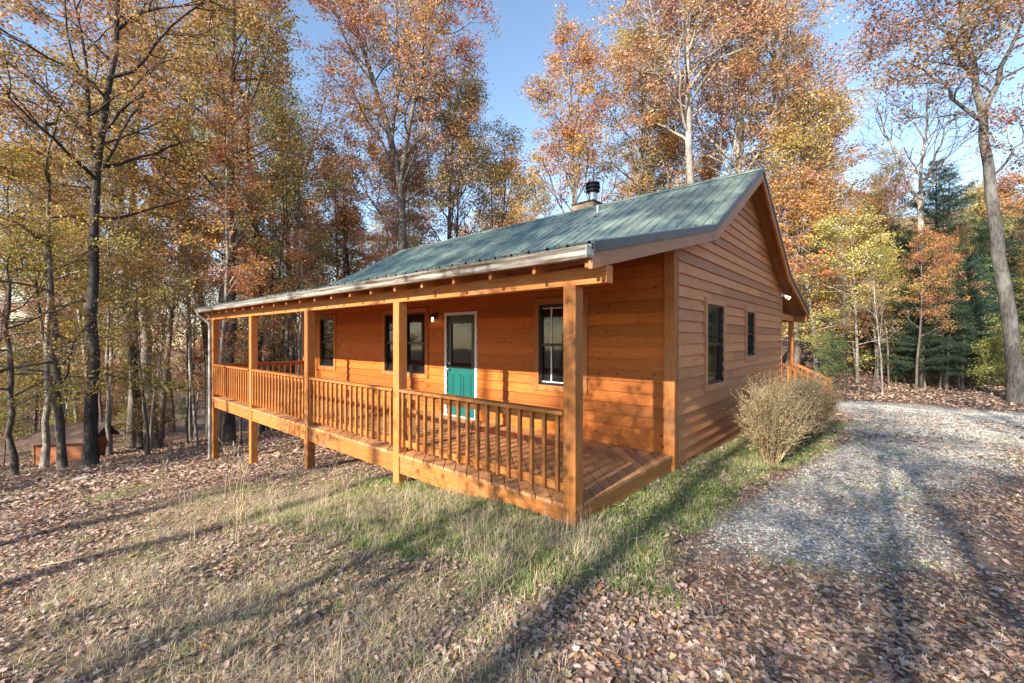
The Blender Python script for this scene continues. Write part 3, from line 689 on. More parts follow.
# --- behind the cabin
custom('oak_tree', 21, [(402, 25.), (404, 300), (402, 220), (400, 170), (382, 110), (362, 50), (340, -30), (325, -90)], .30, 'large forked oak rising behind the roof left of the chimney', stems=[([(401, 180), (412, 110), (425, 60), (445, 0), (450, -50)], .15, .8), ([(392, 140), (400, 80), (396, 20), (400, -40)], .10, .6), ([(402, 240), (372, 200), (345, 160)], .09, .35)], leafc=(.50, .235, .12), bark=BK,
       crown0=.32, spread=.22, nl=28, nb=7, ntw=4, lpt=28, angle=50, H=22, sig=.22)
custom('bare_tree', 22, [(300, 26.), (302, 300), (297, 240), (303, 180), (318, 120), (330, 80)], .13, 'thin nearly bare tree above the porch roof\'s far end', stems=[([(300, 230), (285, 180), (272, 130), (270, 90)], .07, .6)], leafc=PK, bark=BKL,
       crown0=.3, spread=.2, nl=14, nb=6, ntw=4, lpt=5, angle=40, H=16)
custom('oak_tree', 23, [(575, 27.), (576, 260), (574, 200), (572, 130), (570, 60)], .20, 'orange-leaved oak directly behind the chimney flue', leafc=(.52, .25, .09), bark=BK,
       crown0=.3, spread=.25, nl=26, nb=7, ntw=4, lpt=30, angle=45, up=.7, sig=.22)
custom('oak_tree', 24, [(690, 24.), (690, 200), (688, 120), (687, 60), (690, 0), (696, -60), (700, -110)], .22, 'tall oak with whitish trunk rising behind the ridge', stems=[([(688, 100), (660, 50), (650, 0), (640, -60)], .12, .7), ([(689, 90), (715, 50), (735, 0), (745, -60)], .12, .7)], leafc=(.52, .28, .15), bark=BKL,
       crown0=.28, spread=.24, nl=32, nb=7, ntw=4, lpt=27, angle=48, H=22, sig=.23)
custom('oak_tree', 25, [(742, 26.), (741, 200), (738, 150), (742, 90), (750, 30)], .24, 'thick pale-trunked oak just behind the gable peak', leafc=(.47, .25, .11), bark=BKL,
       crown0=.3, spread=.26, nl=30, nb=7, ntw=4, lpt=27, angle=48, sig=.22)
custom('oak_tree', 26, [(795, 24.), (796, 240), (800, 180), (806, 120)], .17, 'golden-leaved oak past the gable\'s back eave', leafc=(.48, .29, .11), bark=BK,
       crown0=.28, spread=.26, nl=22, nb=6, ntw=4, lpt=28, angle=50, sig=.28)
custom('oak_tree', 27, [(640, 29.), (641, 200), (643, 120), (640, 50)], .17, 'tawny oak filling the gap between flue and whitish trunk', leafc=(.48, .28, .10), bark=BK, crown0=.3, spread=.22, nl=24, nb=7, ntw=4, lpt=36, angle=48, sig=.28)
custom('oak_tree', 28, [(778, 28.), (776, 160), (774, 80), (778, 0), (780, -60)], .2, 'tall airy pinkish oak above the gable\'s back slope', leafc=(.52, .29, .17), bark=BKL, crown0=.35, spread=.2, nl=26, nb=7, ntw=4, lpt=20, angle=46, sig=.23)
custom('oak_tree', 29, [(448, 29.), (449, 230), (452, 160), (455, 100)], .16, 'olive and rust oak right of the big forked oak', leafc=(.36, .24, .10), bark=BK, crown0=.25, spread=.26, nl=24, nb=7, ntw=4, lpt=36, angle=52, sig=.28)
custom('oak_tree', 30, [(252, 24.), (263, 300), (252, 200), (248, 120), (246, 40), (248, -30)], .16, 'rust oak standing above the left end of the porch roof', leafc=(.42, .19, .08), bark=BKD, crown0=.35, spread=.2, nl=18, nb=6, ntw=4, lpt=24, angle=55, sig=.24)
# --- right side
custom('oak_tree', 31, [(1018, 14.6), (1013, 340), (1003, 270), (993, 200), (985, 150), (980, 105), (972, 60), (962, 10), (955, -50)], .22, 'tall leaning oak with mottled grey trunk, at the right edge of the picture',
       stems=[([(982, 118), (1000, 70), (1018, 30), (1035, -20)], .10, .7), ([(983, 122), (960, 100), (930, 75), (900, 60)], .07, .45), ([(976, 80), (950, 40), (925, 10), (905, -20)], .07, .5), ([(990, 185), (1015, 150), (1045, 130)], .05, .3)], leafc=(.32, .16, .09), bark=(.125, .12, .115),
       crown0=.72, spread=.14, nl=14, nb=5, ntw=4, lpt=24, angle=60, H=15, lsize=.095, sig=.19)
custom('bare_tree', 32, [(921, 19.), (920, 330), (917, 270), (920, 215), (921, 180), (926, 130), (928, 90)], .15, 'leafless pale tree standing between driveway and sky', stems=[([(920, 205), (900, 160), (885, 130), (875, 100)], .07, .7), ([(921, 185), (940, 145), (950, 110)], .06, .6)], bark=(.42, .37, .33),
       crown0=.5, spread=.2, nl=12, nb=6, ntw=4, lpt=0, angle=45, H=14)
V_oak = [make_tree(101, 19, .22, .33, .24, 52, .55, 20, 6, 4, 26, sig=.21), make_tree(102, 19, .20, .42, .22, 45, .6, 19, 6, 4, 27, sig=.21), make_tree(103, 18, .2, .28, .26, 58, .4, 20, 6, 4, 27, sig=.21)]
V_slim = [make_tree(111, 18, .14, .45, .16, 45, .6, 18, 5, 4, 22, sig=.24), make_tree(112, 18, .13, .35, .17, 50, .5, 18, 5, 4, 20, sig=.24), make_tree(113, 17, .12, .5, .16, 40, .7, 16, 5, 4, 15, sig=.24)]
V_map = [make_tree(121, 9, .09, .15, .36, 78, .15, 24, 6, 4, 30, lsize=.105, sig=.22, flat=.3), make_tree(122, 8, .08, .12, .36, 72, .2, 22, 6, 4, 34, lsize=.105, sig=.24, flat=.4), make_tree(123, 10, .09, .2, .28, 60, .4, 22, 6, 4, 34, lsize=.11, sig=.25, flat=.6)]
V_bare = [make_tree(131, 15, .11, .4, .17, 42, .6, 15, 6, 4, 0), make_tree(132, 14, .10, .35, .16, 40, .6, 14, 6, 3, 3)]
V_con = [make_conifer(141, 9.5), make_conifer(142, 7.5, .09)]
V_sap = [make_tree(151, 3.2, .03, .1, .34, 50, .4, 14, 4, 3, 16, lsize=.085, sig=.16, flat=.6, tw=.35, sides=6), make_tree(152, 2.6, .025, .05, .4, 55, .3, 14, 4, 3, 22, lsize=.08, sig=.16, flat=.7, tw=.3, sides=6)]
def put(kind, i, px, d, s, c, bark, name, label, group=None):
    base = W(px, d); return plant(name, kind[i % len(kind)], base, s, rg.uniform(0, 6.28), c, bark, label, group=group)
# individually placed neighbours
put(V_map, 0, 858, 21, .85, (.50, .40, .12), BKL, 'maple_tree', 'bright yellow maple beside the far end of the gravel drive')
put(V_map, 1, 838, 24, .75, (.48, .32, .06), BK, 'maple_tree', 'gold and green maple between back porch and yellow maple')
put(V_con, 0, 922, 18.5, .72, EV, BKD, 'hemlock_tree', 'largest dark blue-green evergreen beyond the drive')
put(V_con, 1, 962, 17.5, .66, EV, BKD, 'hemlock_tree', 'smaller dark evergreen right of the largest one')
put(V_con, 1, 985, 21, 1.0, (.05, .09, .05), BKD, 'hemlock_tree', 'olive evergreen behind the leaning oak\'s trunk')
for px, d, sc_, c in ((872, 27, 1.1, (.07, .11, .05)), (905, 20, .55, (.05, .10, .06)), (940, 22, 1.15, (.06, .11, .06)), (975, 19, .8, (.045, .09, .06)), (1003, 22, .9, (.07, .10, .05)), (1040, 20, 1., (.05, .09, .06)), (950, 28, 1.3, (.08, .11, .06)), (1065, 26, 1.2, (.07, .10, .05))):
    put(V_con, int(px) % 2, px, d, sc_, c, BKD, 'hemlock_tree', 'one of the mixed green hemlocks set among the woods beyond the drive', 'hemlocks among the woods beyond the drive')
put(V_con, 0, 893, 24, .85, (.05, .10, .06), BKD, 'hemlock_tree', 'evergreen half hidden behind the yellow maple')
put(V_oak, 0, 880, 27, .62, (.40, .14, .07), BK, 'oak_tree', 'reddish oak with rounded crown left of the leafless tree')
put(V_map, 2, 1005, 27, 1.05, (.44, .22, .08), BK, 'oak_tree', 'rusty rounded tree behind the evergreens at the right')
TOP = [(-200, -50), (272, -50), (290, 70), (330, 60), (345, -60), (480, -60), (500, 150), (530, 110), (560, 55), (600, 60), (622, 170), (640, 170), (655, -60), (780, -60), (815, 60), (850, 130), (880, 145), (930, 200), (1000, 175), (1250, 150)]
def top(px): return float(np.interp(px, [t[0] for t in TOP], [t[1] for t in TOP]))
names = {0: ('oak_tree', 'rust-brown'), 1: ('oak_tree', 'orange'), 2: ('maple_tree', 'yellow'), 3: ('oak_tree', 'tan-pink'), 4: ('maple_tree', 'greenish-yellow')}
cols = [RU, OR, (.48, .34, .12), PK, (.32, .28, .11)]
pts_done = []
def woods(n, pxr, dr, kinds, smin=.45, smax=1.25, zone='', cw=(3, 4, 3, 2, 2), sep=1.8):
    k = 0; tries = 0
    while k < n and tries < n*40:
        tries += 1; px = rg.uniform(*pxr); d = rg.uniform(*dr)
        b = W(px, d); x, y = b[0], b[1]
        if inhouse(x, y, 3.5) or (x < 16.5 and y < 1.5) or any(math.hypot(x-a, y-c) < sep for a, c in pts_done): continue
        kind, hv = kinds[rg.integers(len(kinds))]
        yt = max(top(px-12), top(px+12), top(px))+rg.uniform(0, 70)
        hh = (CY-yt)/F*d+(CAM[2]-b[2]); s = hh/hv
        if s > smax: s = rg.uniform(.8, smax)
        if s < smin: continue
        pts_done.append((x, y)); ci = rg.choice(5, p=np.array(cw)/sum(cw))
        nm, cn = names[int(ci)]
        c = np.array(cols[ci])*rg.uniform(.8, 1.15, 3)
        b_ = [BK, BKL, BKD, (.25, .22, .2)][rg.integers(4)]
        lab = f'{cn} leaved tree among the woods {zone}'
        plant(nm, kind[rg.integers(len(kind))], b, s, rg.uniform(0, 6.28), tuple(c), b_, lab, group=f'{cn} trees {zone}'); k += 1
    return k
O, S_, M_ = (V_oak, 19.), (V_slim, 18.), (V_map, 9.)
woods(15, (-60, 300), (21, 36), [O, S_, S_], zone='left of the cabin', cw=(4, 4, 1, 3, 2))
woods(11, (-60, 300), (24, 40), [M_], .5, 1.1, zone='left of the cabin', cw=(2, 3, 2, 1, 3))
woods(14, (-80, 330), (36, 62), [O, S_, S_], zone='farther down the left slope', cw=(3, 3, 1, 3, 2))
woods(12, (260, 560), (27, 42), [O, S_], zone='behind the cabin roof', cw=(3, 4, 1, 2, 1))
woods(16, (250, 800), (42, 64), [O], zone='farther behind the cabin', cw=(3, 3, 2, 3, 1))
woods(12, (600, 830), (27, 42), [O, S_], zone='behind the gable peak', cw=(3, 4, 2, 3, 1))
woods(12, (815, 1080), (20, 34), [S_, M_, M_], zone='beyond the gravel drive', cw=(3, 3, 3, 2, 3))
woods(22, (800, 1150), (34, 64), [O, M_], zone='farther beyond the drive', cw=(4, 3, 2, 3, 1), smax=1.4)
woods(14, (-520, -80), (16, 42), [O, S_, S_], zone='left of the cabin', cw=(4, 4, 1, 3, 2), sep=3)
for i in range(26):   # thin trunks at the edge of the drive
    px = rg.uniform(838, 1100); d = rg.uniform(16.8, 24); kd = V_slim if i % 3 else V_bare
    b = W(px, d)
    if b[0] < 16.2: continue
    hh = (CY-top(px)-rg.uniform(10, 60))/F*d; s = min(.95, max(.35, hh/18)); lit = i % 2  # every second trunk gets the paler bark
    plant('slender_tree', kd[i % len(kd)] if i % 3 else V_bare[i % 2], b, s, rg.uniform(0, 6.28), [RU, OR, (.35, .28, .06)][i % 3], BKL if lit else BK, ('pale' if lit else 'grey')+' slender trunk at the wood edge behind the drive', group=('pale' if lit else 'grey')+' slender trunks behind the drive')
for i in range(30):
    px = rg.uniform(-40, 330); d = rg.uniform(17, 34); b = W(px, d)
    if inhouse(b[0], b[1], 1.5): continue
    s = rg.uniform(.35, .8)
    plant('slender_tree', V_slim[i % 3] if i % 3 else V_bare[i % 2], b, s, rg.uniform(0, 6.28), [(.44, .30, .10), OR, (.34, .24, .10)][i % 3], BKL if i % 2 else BK, ('pale' if i % 2 else 'grey')+' slender trunk on the slope left of the cabin', group=('pale' if i % 2 else 'grey')+' slender trunks left of the cabin')
for i in range(30):
    right = i % 2
    px = rg.uniform(832, 1080) if right else rg.uniform(-30, 330); d = rg.uniform(16, 24) if right else rg.uniform(19, 36); b = W(px, d)
    if inhouse(b[0], b[1], 1.) or (right and b[0] < 15.8): continue
    c = [(.16, .20, .06), (.33, .28, .07), (.30, .16, .07)][i % 3]; cn = ['green', 'yellowish', 'brown'][i % 3]
    zn = 'at the far edge of the drive' if right else 'on the slope below the porch'
    plant('sapling', V_sap[i % 2], b, rg.uniform(.6, 1.1), rg.uniform(0, 6.28), c, BK, f'low {cn} leafy sapling {zn}', cat='sapling', group=f'{cn} saplings {zn}')
# trees behind the photographer's side, whose shade falls across yard, porch and roof
V_thin = [make_tree(161, 17, .16, .45, .20, 50, .5, 16, 5, 3, 5, sig=.3), make_tree(162, 16, .13, .4, .2, 48, .5, 14, 5, 3, 9, sig=.3)]
V_half = [make_tree(163, 13, .15, .3, .26, 55, .4, 18, 6, 4, 11, sig=.32)]
V_top = [make_tree(171, 21, .2, .68, .2, 52, .5, 18, 5, 4, 13, sig=.22), make_tree(172, 20, .2, .7, .2, 48, .5, 16, 5, 4, 13, sig=.22)]
V_low = [make_tree(173, 5.2, .05, .3, .34, 55, .4, 14, 5, 3, 9, lsize=.1, sig=.2), make_tree(174, 4.6, .05, .3, .34, 55, .4, 12, 5, 3, 8, lsize=.1, sig=.2)]
shade = [(-24, -1.75, V_top, 1.), (-25, 4.6, V_top, 1.), (-23.5, 9., V_top, .97), (-29, 1.6, V_top, 1.1), (-7.6, .9, V_low, 1.), (-7.4, 6.2, V_low, 1.), (-12.5, -4.2, V_half, .85), (-17, -6.5, V_half, 1.), (-13, 13, V_thin, .8), (-24, 13.5, V_half, 1.1), (-30, -4, V_half, 1.2), (-15, 18, V_half, 1.), (-11, -2.9, V_thin, .62), (-10, -5.6, V_thin, 1.), (-14, -8.2, V_thin, 1.1), (-9, -10, V_thin, .9), (-20, -11, V_half, 1.2), (-17, 14.5, V_half, 1.1), (-24, 18, V_half, 1.2), (-16, 19.5, V_half, 1.), (-30, 22, V_half, 1.3), (-21, 26, V_half, 1.2), (-12, 16, V_low, 1.2)]
for i, (x, y, k, s) in enumerate(shade):
    plant('oak_tree', k[i % len(k)], (x, y, Hs(x, y)), s, i*1.3, RU, BK, 'oak behind the photographer casting dappled shade on the yard', group='oaks behind the photographer')
# far woods: one mass of leaf clumps over the far slopes
rng = np.random.default_rng(5); nC = 2600
th = rng.uniform(-.75, 1.9, nC); dist = rng.uniform(68, 120, nC)
fx, fy = CAM[0]+np.cos(th)*dist, CAM[1]+np.sin(th)*dist
pxl = []
zf = H(fx, fy); hh = rng.uniform(0, 1, nC)**.8*rng.uniform(9, 15, nC)*(.85+.15*(th < .8))
n_ = 55; idx = np.repeat(np.arange(nC), n_); C = np.stack([fx, fy, zf+hh], -1)[idx]+rng.normal(size=(nC*n_, 3))*np.array([1.6, 1.6, 1.2])
q = kite(len(idx), rng, .42); Vv = (C[:, None]+q).reshape(-1, 3)
lvc = np.stack([rng.random(nC)[idx], rng.random(nC)[idx]*.5+rng.random(len(idx))*.5, rng.random(len(idx)), np.ones(len(idx))], -1)
me = fast_mesh('far_woods', Vv, np.arange(len(Vv)).reshape(-1, 4), {'lv': ('FACE', 'FLOAT_COLOR', lvc)})
tag(mobj('far_woods', me, m_leaf, None, (.34, .20, .09)), 'far wooded slopes in brown autumn leaf beyond the nearer trees', 'woods', kind='stuff')
#TREES_END

# ------------------------------------------------------------------ shed down the slope
sb = WP(66, 455, 19.5); sx, sy = sb[0], sb[1]; sz = Hs(sx, sy)-.1
shed = empty('garden_shed', (sx, sy, sz)); shed.scale = (.62, .62, .85); shed.rotation_euler = (0, 0, R(-38)); tag(shed, 'small low red-brown shed with shingled roof among the trees on the left', 'shed')
m_shed = wood('shed_boards', (.28, .09, .035), (.44, .16, .06), 'x', wornamt=.3); m_shr = plain('shed_roofing', (.16, .10, .075), .9, var=.4, scale=12, bump=.5)
def spart(mb, name, mat, **k): o = mb.build(name, mat, **k); o.parent = shed; return o
mb = MB()
for k in range(7): mb.box(-1.3, 1.7, -.03, .0+.012*(k % 2), .05+k*.17, .215+k*.17)
spart(mb, 'wall', m_shed)
mb = MB()
for k in range(7): mb.box(1.672, 1.70, .002, 2.0, .05+k*.17, .215+k*.17)
spart(mb, 'wall', m_shed)
mb = MB(); mb.box(-1.9, -1.3, -.02, .1, 0, 1.28); spart(mb, 'door', m_shed)
mb = MB(); mb.box(-1.35, -1.25, -.06, .04, 0, 1.28); mb.box(-2.0, -1.9, -.06, .04, 0, 1.28); spart(mb, 'post', m_shed)
mb = MB(); mb.prism([(-.45, 1.18), (1.05, 2.0), (2.4, 1.18), (2.4, 1.11), (1.05, 1.93), (-.45, 1.11)], 'x', -2.2, 1.95); spart(mb, 'roof', m_shr)
mb = MB(); mb.prism([(0, .0), (2.0, 0), (2.0, 1.3), (1.05, 1.9), (0, 1.3)], 'x', -1.28, 1.665); spart(mb, 'inner_wall', m_dark)

# ------------------------------------------------------------------ shrubs by the gable: many fine twigs with small tan leaves
def make_shrub(seed, rx, ry, h, nst, lean=0., leaf=1.):
    leaf = leaf*2.
    rng = np.random.default_rng(seed); TV, TF, nv, LP = [], [], 0, []
    for s in range(nst):
        a = rng.uniform(0, 6.28); rr = math.sqrt(rng.random()); p = np.array([rx*.32*rr*math.cos(a), ry*.3*rr*math.sin(a), -.05])
        tgt = np.array([rx*rr*math.cos(a)*1.05, ry*rr*math.sin(a)*1.05, h*rng.uniform(.55, 1.06)]); d = tgt-p
        L = np.linalg.norm(d); pl = polyline(rng, p, d, L, 7, .1, .22); r = .010*rng.uniform(.6, 1.3)
        v, f = tube_np(pl, r*(1-.75*np.linspace(0, 1, 8)), 4); TV.append(v); TF.append(f+nv); nv += len(v)
        for k in range(9):
            q, tg = sample(pl, rng.uniform(.25, 1)); d2 = perp(rng, tg, R(38), rng.uniform(0, 6.28)); b = polyline(rng, q, d2, rng.uniform(.15, .42), 3, .3, .25)
            v, f = tube_np(b, np.array([.004, .0035, .0028, .002]), 3); TV.append(v); TF.append(f+nv); nv += len(v); LP += [b[1], b[2], b[3]]
    tm = fast_mesh('stems', np.concatenate(TV), np.concatenate(TF)); tm.materials.append(m_bark)
    C = np.array(LP); idx = np.repeat(np.arange(len(C)), 2); pos = C[idx]+rng.normal(size=(len(idx), 3))*.05
    q = kite(len(idx), rng, .030, .4); Vv = (pos[:, None]+q).reshape(-1, 3)
    lvc = np.stack([rng.random(len(idx)), rng.random(len(idx)), rng.random(len(idx)), np.ones(len(idx))], -1)
    cm = fast_mesh('foliage', Vv, np.arange(len(Vv)).reshape(-1, 4), {'lv': ('FACE', 'FLOAT_COLOR', lvc)}); cm.materials.append(m_leaf)
    return tm, cm
def shrub(seed, x, y, rx, ry, h, nst, c, label, bark=(.36, .27, .17), leaf=1.):
    m = make_shrub(seed, rx, ry, h, nst, leaf=leaf); o = empty('shrub', (x, y, Hs(x, y))); tag(o, label, 'shrub')
    mobj('stems', m[0], m_bark, o, bark); mobj('foliage', m[1], m_leaf, o, c)
shrub(201, 4.0, -.98, .38, .28, 1.0, 170, (.42, .32, .18), 'dense tan twiggy shrub nearest the porch, against the gable wall', leaf=.35, bark=(.46, .35, .21))
shrub(202, 4.9, -1.02, .50, .30, 1.04, 230, (.40, .31, .17), 'tallest, olive-tan twiggy shrub in the middle of the row by the gable wall', leaf=.35, bark=(.43, .33, .20))
shrub(203, 6.6, -1.12, 1.0, .32, 1.0, 330, (.42, .30, .15), 'last tan shrub in the row, in front of the back steps', leaf=.35, bark=(.44, .32, .19))

# ------------------------------------------------------------------ ground cover
OAK = np.array([(0, -.5), (.07, -.36), (.22, -.34), (.13, -.2), (.30, -.12), (.14, -.02), (.33, .12), (.13, .18), (.20, .36), (.07, .34), (0, .5)])
def leaf_template(kind):
    if kind == 0: r = OAK
    elif kind == 1: r = np.array([(0, -.5), (.18, -.25), (.27, 0), (.2, .25), (0, .5)])
    else: r = np.array([(0, -.5), (.10, -.28), (.34, -.30), (.24, -.08), (.44, .10), (.20, .14), (.16, .30), (0, .5)])
    n = len(r); l = r.copy(); l[:, 0] *= -1
    mid = np.stack([np.zeros(n), r[:, 1]], 1)
    V = np.concatenate([mid, r, l]); Fs = []
    for i in range(n-1): Fs += [(i, n+i, n+i+1, i+1), (i, i+1, 2*n+i+1, 2*n+i)]
    return V, np.array(Fs)
def scatter_leaves(name, x, y, size, seed, kind, color, lift=.012, tilt=.5, zf=None):
    rng = np.random.default_rng(seed); n = len(x); Vt, Ft = leaf_template(kind)
    L = size*rng.uniform(.55, 1.35, n); th = rng.uniform(0, 6.28, n)
    u, v = Vt[:, 0][None]*L[:, None], Vt[:, 1][None]*L[:, None]
    cu, cvv = rng.normal(size=n)*2.4, rng.normal(size=n)*1.8
    fold = np.abs(rng.normal(size=n))*.5
    w_ = (cu[:, None]*u*u*3+cvv[:, None]*v*v*1.2)+fold[:, None]*np.abs(u)
    tx, ty = rng.normal(size=n)*tilt, rng.normal(size=n)*tilt
    X = u*np.cos(th)[:, None]-v*np.sin(th)[:, None]; Y = u*np.sin(th)[:, None]+v*np.cos(th)[:, None]
    zz = w_+u*tx[:, None]+v*ty[:, None]; zz = zz-zz.min(1)[:, None]*.8
    Z = (H(x, y) if zf is None else zf)[:, None]+zz+(rng.random(n)*lift)[:, None]
    P3 = np.stack([x[:, None]+X, y[:, None]+Y, Z], -1).reshape(-1, 3)
    Fa = (Ft[None]+(np.arange(n)*len(Vt))[:, None, None]).reshape(-1, 4)
    k = len(Ft); lvc = np.repeat(np.stack([rng.random(n), rng.random(n), rng.random(n), np.ones(n)], -1), k, 0)
    me = fast_mesh(name, P3, Fa, {'lv': ('FACE', 'FLOAT_COLOR', lvc)})
    return mobj(name, me, m_litter, None, color)
def view_pts(n, dmin, dmax, seed, power=1.):
    """random ground points within the area the picture takes in"""
    n = int(n*1.3); rng = np.random.default_rng(seed); a = rng.uniform(-1.25, 1.25, n); d = (dmin**power+(dmax**power-dmin**power)*rng.random(n))**(1/power)
    f, r = d*np.cos(a), d*np.sin(a); x = CAM[0]+FW[0]*f+RT[0]*r; y = CAM[1]+FW[1]*f+RT[1]*r; return x, y
def keepmask(x, y, dens, seed): return (np.random.default_rng(seed).random(len(x)) < dens) & ~((x > -.02) & (x < XF) & (y > .0) & (y < 2.6)) & ~inhouse(np.maximum(x, 2.6) if False else x-XF, y) if False else (np.random.default_rng(seed).random(len(x)) < dens) & ~((x > -.03) & (x < 13.2) & (y > -.03) & (y < 2.2)) & ~((x > XF) & (x < XK) & (y > 0) & (y < 12.2))
tones = [((.40, .26, .195), 'pinkish'), ((.34, .20, .125), 'brown'), ((.43, .31, .25), 'pale'), ((.42, .18, .075), 'rust'), ((.31, .215, .18), 'dark')]
litter_specs = [(72000, 0), (60000, 1), (40000, 2), (9000, 0), (50000, 0)]
for k, ((c, nm), (n, kd)) in enumerate(zip(tones, litter_specs)):
    x, y = view_pts(n, 1.7, 16, 300+k, 1.3); gv, gn, st_ = masks(x, y)
    dens = np.clip(1-gv*.86-gn*.66-st_*.48, .04, 1)*np.clip(.55+.5*wob(x*.9+2, y*.9), .3, 1)
    m = keepmask(x, y, dens, 400+k); x, y = x[m], y[m]
    dd = np.hypot(x-CAM[0], y-CAM[1]); o = scatter_leaves('leaf_litter', x, y, .046+.0035*np.clip(dd-5, 0, 10), 500+k, kd if kd else 0, c, tilt=.2)
    tag(o, f'{nm} fallen oak leaves strewn over the yard', 'fallen leaves', kind='stuff')
# farther litter, coarse
x, y = view_pts(90000, 12, 36, 340, 1.2); gv, gn, st_ = masks(x, y); m = keepmask(x, y, np.clip(1-gv*1.2, 0, 1)**2, 441)
o = scatter_leaves('leaf_litter', x[m], y[m], .12, 541, 1, (.40, .26, .19), lift=.02, tilt=.25); tag(o, 'brown leaf carpet on the ground under the trees', 'fallen leaves', kind='stuff')
def blades(name, x, y, hgt, seed, color, width=.004, bend=.5, tuft=1):
    rng = np.random.default_rng(seed); n = len(x); h = hgt*rng.uniform(.4, 1.3, n); th = rng.uniform(0, 6.28, n); be = h*bend*np.abs(rng.normal(size=n))*1.1
    dx, dy = np.cos(th), np.sin(th); z = H(x, y)-.01; a2 = th+1.57+rng.normal(size=n)*.5; wx, wy = np.cos(a2)*width, np.sin(a2)*width
    def pt(t, w): return np.stack([x+dx*be*t*t+wx*w, y+dy*be*t*t+wy*w, z+h*(t-.25*t*t*np.minimum(1, be/h))], -1)
    V = np.stack([pt(0, -1), pt(0, 1), pt(.5, -.8), pt(.5, .8), pt(1, -.15), pt(1, .15)], 1).reshape(-1, 3)
    f = np.array([(0, 1, 3, 2), (2, 3, 5, 4)]); Fa = (f[None]+(np.arange(n)*6)[:, None, None]).reshape(-1, 4)
    lvc = np.repeat(np.stack([rng.random(n), rng.random(n), rng.random(n), np.ones(n)], -1), 2, 0)
    me = fast_mesh(name, V, Fa, {'lv': ('FACE', 'FLOAT_COLOR', lvc)}); return mobj(name, me, m_blade, None, color)
def clump(x, y, seed, k, sg):
    rng = np.random.default_rng(seed); i = np.repeat(np.arange(len(x)), k); return x[i]+rng.normal(size=len(i))*sg, y[i]+rng.normal(size=len(i))*sg
x, y = view_pts(26000, 2, 13, 350, 1.5); gv, gn, st_ = masks(x, y); m = keepmask(x, y, np.clip(gn*1.0+st_*.12, 0, 1), 451); x, y = clump(x[m], y[m], 1, 12, .035); m = keepmask(x, y, 1., 2)
tag(blades('grass', x[m], y[m], .055, 551, (.29, .37, .09), .0026, .8), 'short green grass along the cabin\'s foot', 'grass', kind='stuff')
x, y = view_pts(38000, 1.9, 14, 360, 1.4); gv, gn, st_ = masks(x, y); m = keepmask(x, y, np.clip(st_*1.0*np.clip(.45+.8*wob(x*1.6, y*1.7+2), .08, 1)+gn*.3+.02, 0, 1)*(1-gv*.8), 461); x, y = clump(x[m], y[m], 3, 13, .045); m = keepmask(x, y, 1., 4)
tag(blades('dry_grass', x[m], y[m], .062, 561, (.54, .42, .29), .0020, 1.2), 'straw-coloured dead grass in front of the porch', 'grass', kind='stuff')
x, y = view_pts(7500, 2.4, 12, 370, 1.5); gv, gn, st_ = masks(x, y); m = keepmask(x, y, st_**2*.45*sm(x+3.2, 0, 2)*np.clip(.4+.9*wob(x*1.3+5, y*1.2), 0, 1), 471); x, y = clump(x[m], y[m], 5, 9, .05); m = keepmask(x, y, 1., 6)
tag(blades('tall_dry_grass', x[m], y[m], .25, 571, (.58, .42, .30), .0019, .95), 'taller wispy dead grass standing before the porch', 'grass', kind='stuff')
# gravel stones
x, y = view_pts(300000, 2.6, 20, 380, 1.2); gv, gn, st_ = masks(x, y); m = keepmask(x, y, gv*np.clip(.5-.9*gn+.55*wob(x*1.5, y*1.8), .04, 1), 481); x, y = x[m], y[m]; n = len(x); rng = np.random.default_rng(9)
oc = np.array([(1, 0, 0), (0, 1, 0), (-1, 0, 0), (0, -1, 0), (0, 0, 1.)]); s = rng.uniform(.005, .014, n)*(1+.04*np.hypot(x-CAM[0], y-CAM[1])); th = rng.uniform(0, 6.28, n)
jit = rng.uniform(.6, 1.3, (n, 5, 1)); q = oc[None]*jit*s[:, None, None]*np.array([1, 1, .75]); X = q[..., 0]*np.cos(th)[:, None]-q[..., 1]*np.sin(th)[:, None]; Y = q[..., 0]*np.sin(th)[:, None]+q[..., 1]*np.cos(th)[:, None]
V = np.stack([x[:, None]+X, y[:, None]+Y, H(x, y)[:, None]+q[..., 2]+.001], -1).reshape(-1, 3); f = np.array([(0, 1, 4), (1, 2, 4), (2, 3, 4), (3, 0, 4)]); Fa = (f[None]+(np.arange(n)*5)[:, None, None]).reshape(-1, 3)
lvc = np.repeat(np.stack([rng.random(n), rng.random(n), rng.random(n)*.6, np.ones(n)], -1), 4, 0)
me = fast_mesh('gravel', V, Fa, {'lv': ('FACE', 'FLOAT_COLOR', lvc)}); m_stone = leafmat('gravel_stones', .0, huevar=.04, valvar=.9, rough=.85)
tag(mobj('gravel', me, m_stone, None, (.50, .455, .39)), 'light grey gravel of the driveway', 'gravel', kind='stuff')
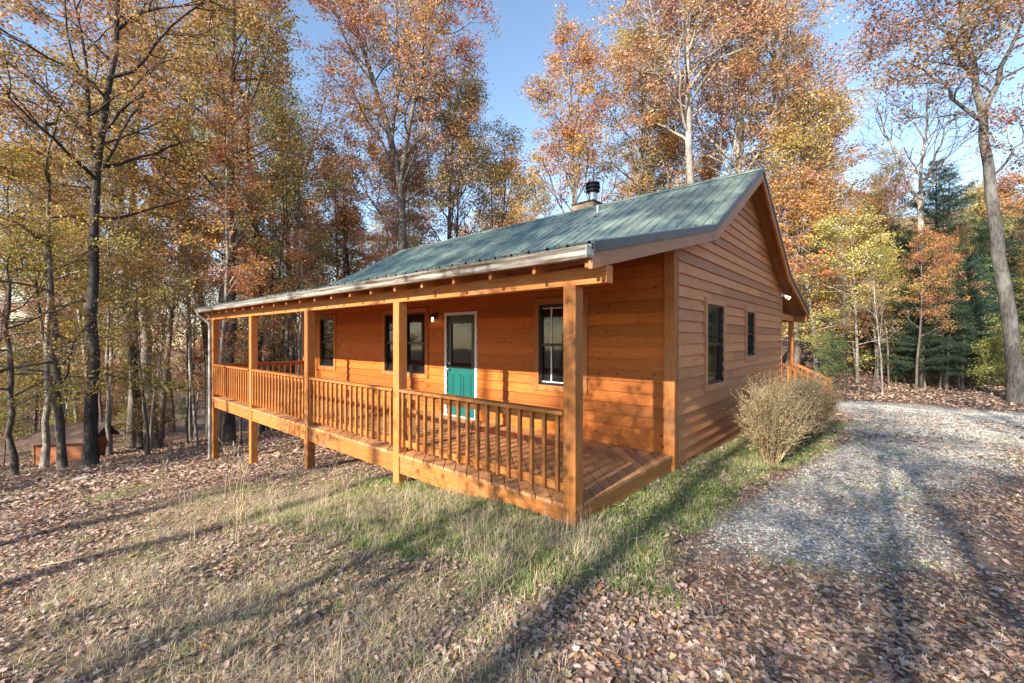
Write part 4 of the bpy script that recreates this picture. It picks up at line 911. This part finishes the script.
# leaves caught on the roof
rng = np.random.default_rng(12); n = 5900; x = np.concatenate([rng.uniform(XE, XE+.14, 3000), XB-.02+np.abs(rng.normal(size=2000))*.10, rng.uniform(XB, XR-.2, 420), rng.uniform(XE, XB, 480)]); y = rng.uniform(Y0+.05, Y1-.05, n)
o = scatter_leaves('roof_leaves', x, y, .036, 13, 1, (.40, .27, .20), zf=rooftop(x)+.02, tilt=.15); tag(o, 'dry leaves caught along the roof edge above the gutter', 'fallen leaves', kind='stuff')
x = rng.uniform(0, 2.5, 170); y = rng.uniform(0, 12, 170); x = np.where(rng.random(170) < .5, 2.48-np.abs(rng.normal(size=170))*.25, x)
o = scatter_leaves('porch_leaves', x, y, .06, 14, 0, (.36, .22, .15), zf=x*0+.006, tilt=.15); tag(o, 'dry leaves blown onto the porch boards', 'fallen leaves', kind='stuff')
# weed stalks, sticks, a pale stone
def stalk(px, d, h, seed, label):
    rng = np.random.default_rng(seed); b = W(px, d); o = empty('weed_stalk', tuple(b)); tag(o, label, 'weed'); mb = MB()
    for k in range(3):
        pl = polyline(rng, np.array([rng.normal()*.04, rng.normal()*.04, -.03]), np.array([rng.normal()*.1, rng.normal()*.1, 1]), h*rng.uniform(.75, 1), 6, .1, .12); mb.tube(pl, .006*(1-.6*np.linspace(0, 1, 7)), 5, False)
        for q in range(7):
            p, t = sample(pl, rng.uniform(.4, 1)); mb.tube(polyline(rng, p, perp(rng, t, .6, rng.uniform(0, 6.28)), .13, 3, .4, .2), [.004, .003, .006, .003], 4, False)
    m = mb.build('stem', m_straw, o)
m_straw = plain('straw_stalk', (.42, .32, .19), .8)
stalk(228, 6.6, .95, 1, 'tall dry weed stalk before the far porch posts'); stalk(238, 6.3, .8, 2, 'shorter dry weed stalk just right of the tallest'); stalk(160, 6.8, .8, 3, 'dry weed stalk standing alone on the left slope'); stalk(240, 4.4, .45, 4, 'low bent weed stalk in the straw grass')
mb = MB(); p = W(100, 4.2); mb.tube([W(40, 4.1, .03), W(75, 4.15, .02), W(112, 4.3, .03)], [.006, .008, .005], 6); o = mb.build('stick', m_straw); tag(o, 'thin pale stick lying on the leaves at lower left', 'stick')
b = W(80, 11.2); mb = MB(); mb.poly([(-.22, -.12, 0), (.2, -.16, 0), (.26, .1, 0), (-.1, .17, 0), (-.17, -.08, .07), (.14, -.1, .09), (.17, .06, .07), (-.07, .1, .06)], [(0, 1, 2, 3), (4, 5, 6, 7), (0, 1, 5, 4), (1, 2, 6, 5), (2, 3, 7, 6), (3, 0, 4, 7)]); o = mb.build('flat_stone', plain('pale_stone', (.45, .43, .40), .9, bump=.4), bevel=.03); o.location = tuple(b); tag(o, 'flat pale stone on the leaves in front of the dark oak', 'stone')
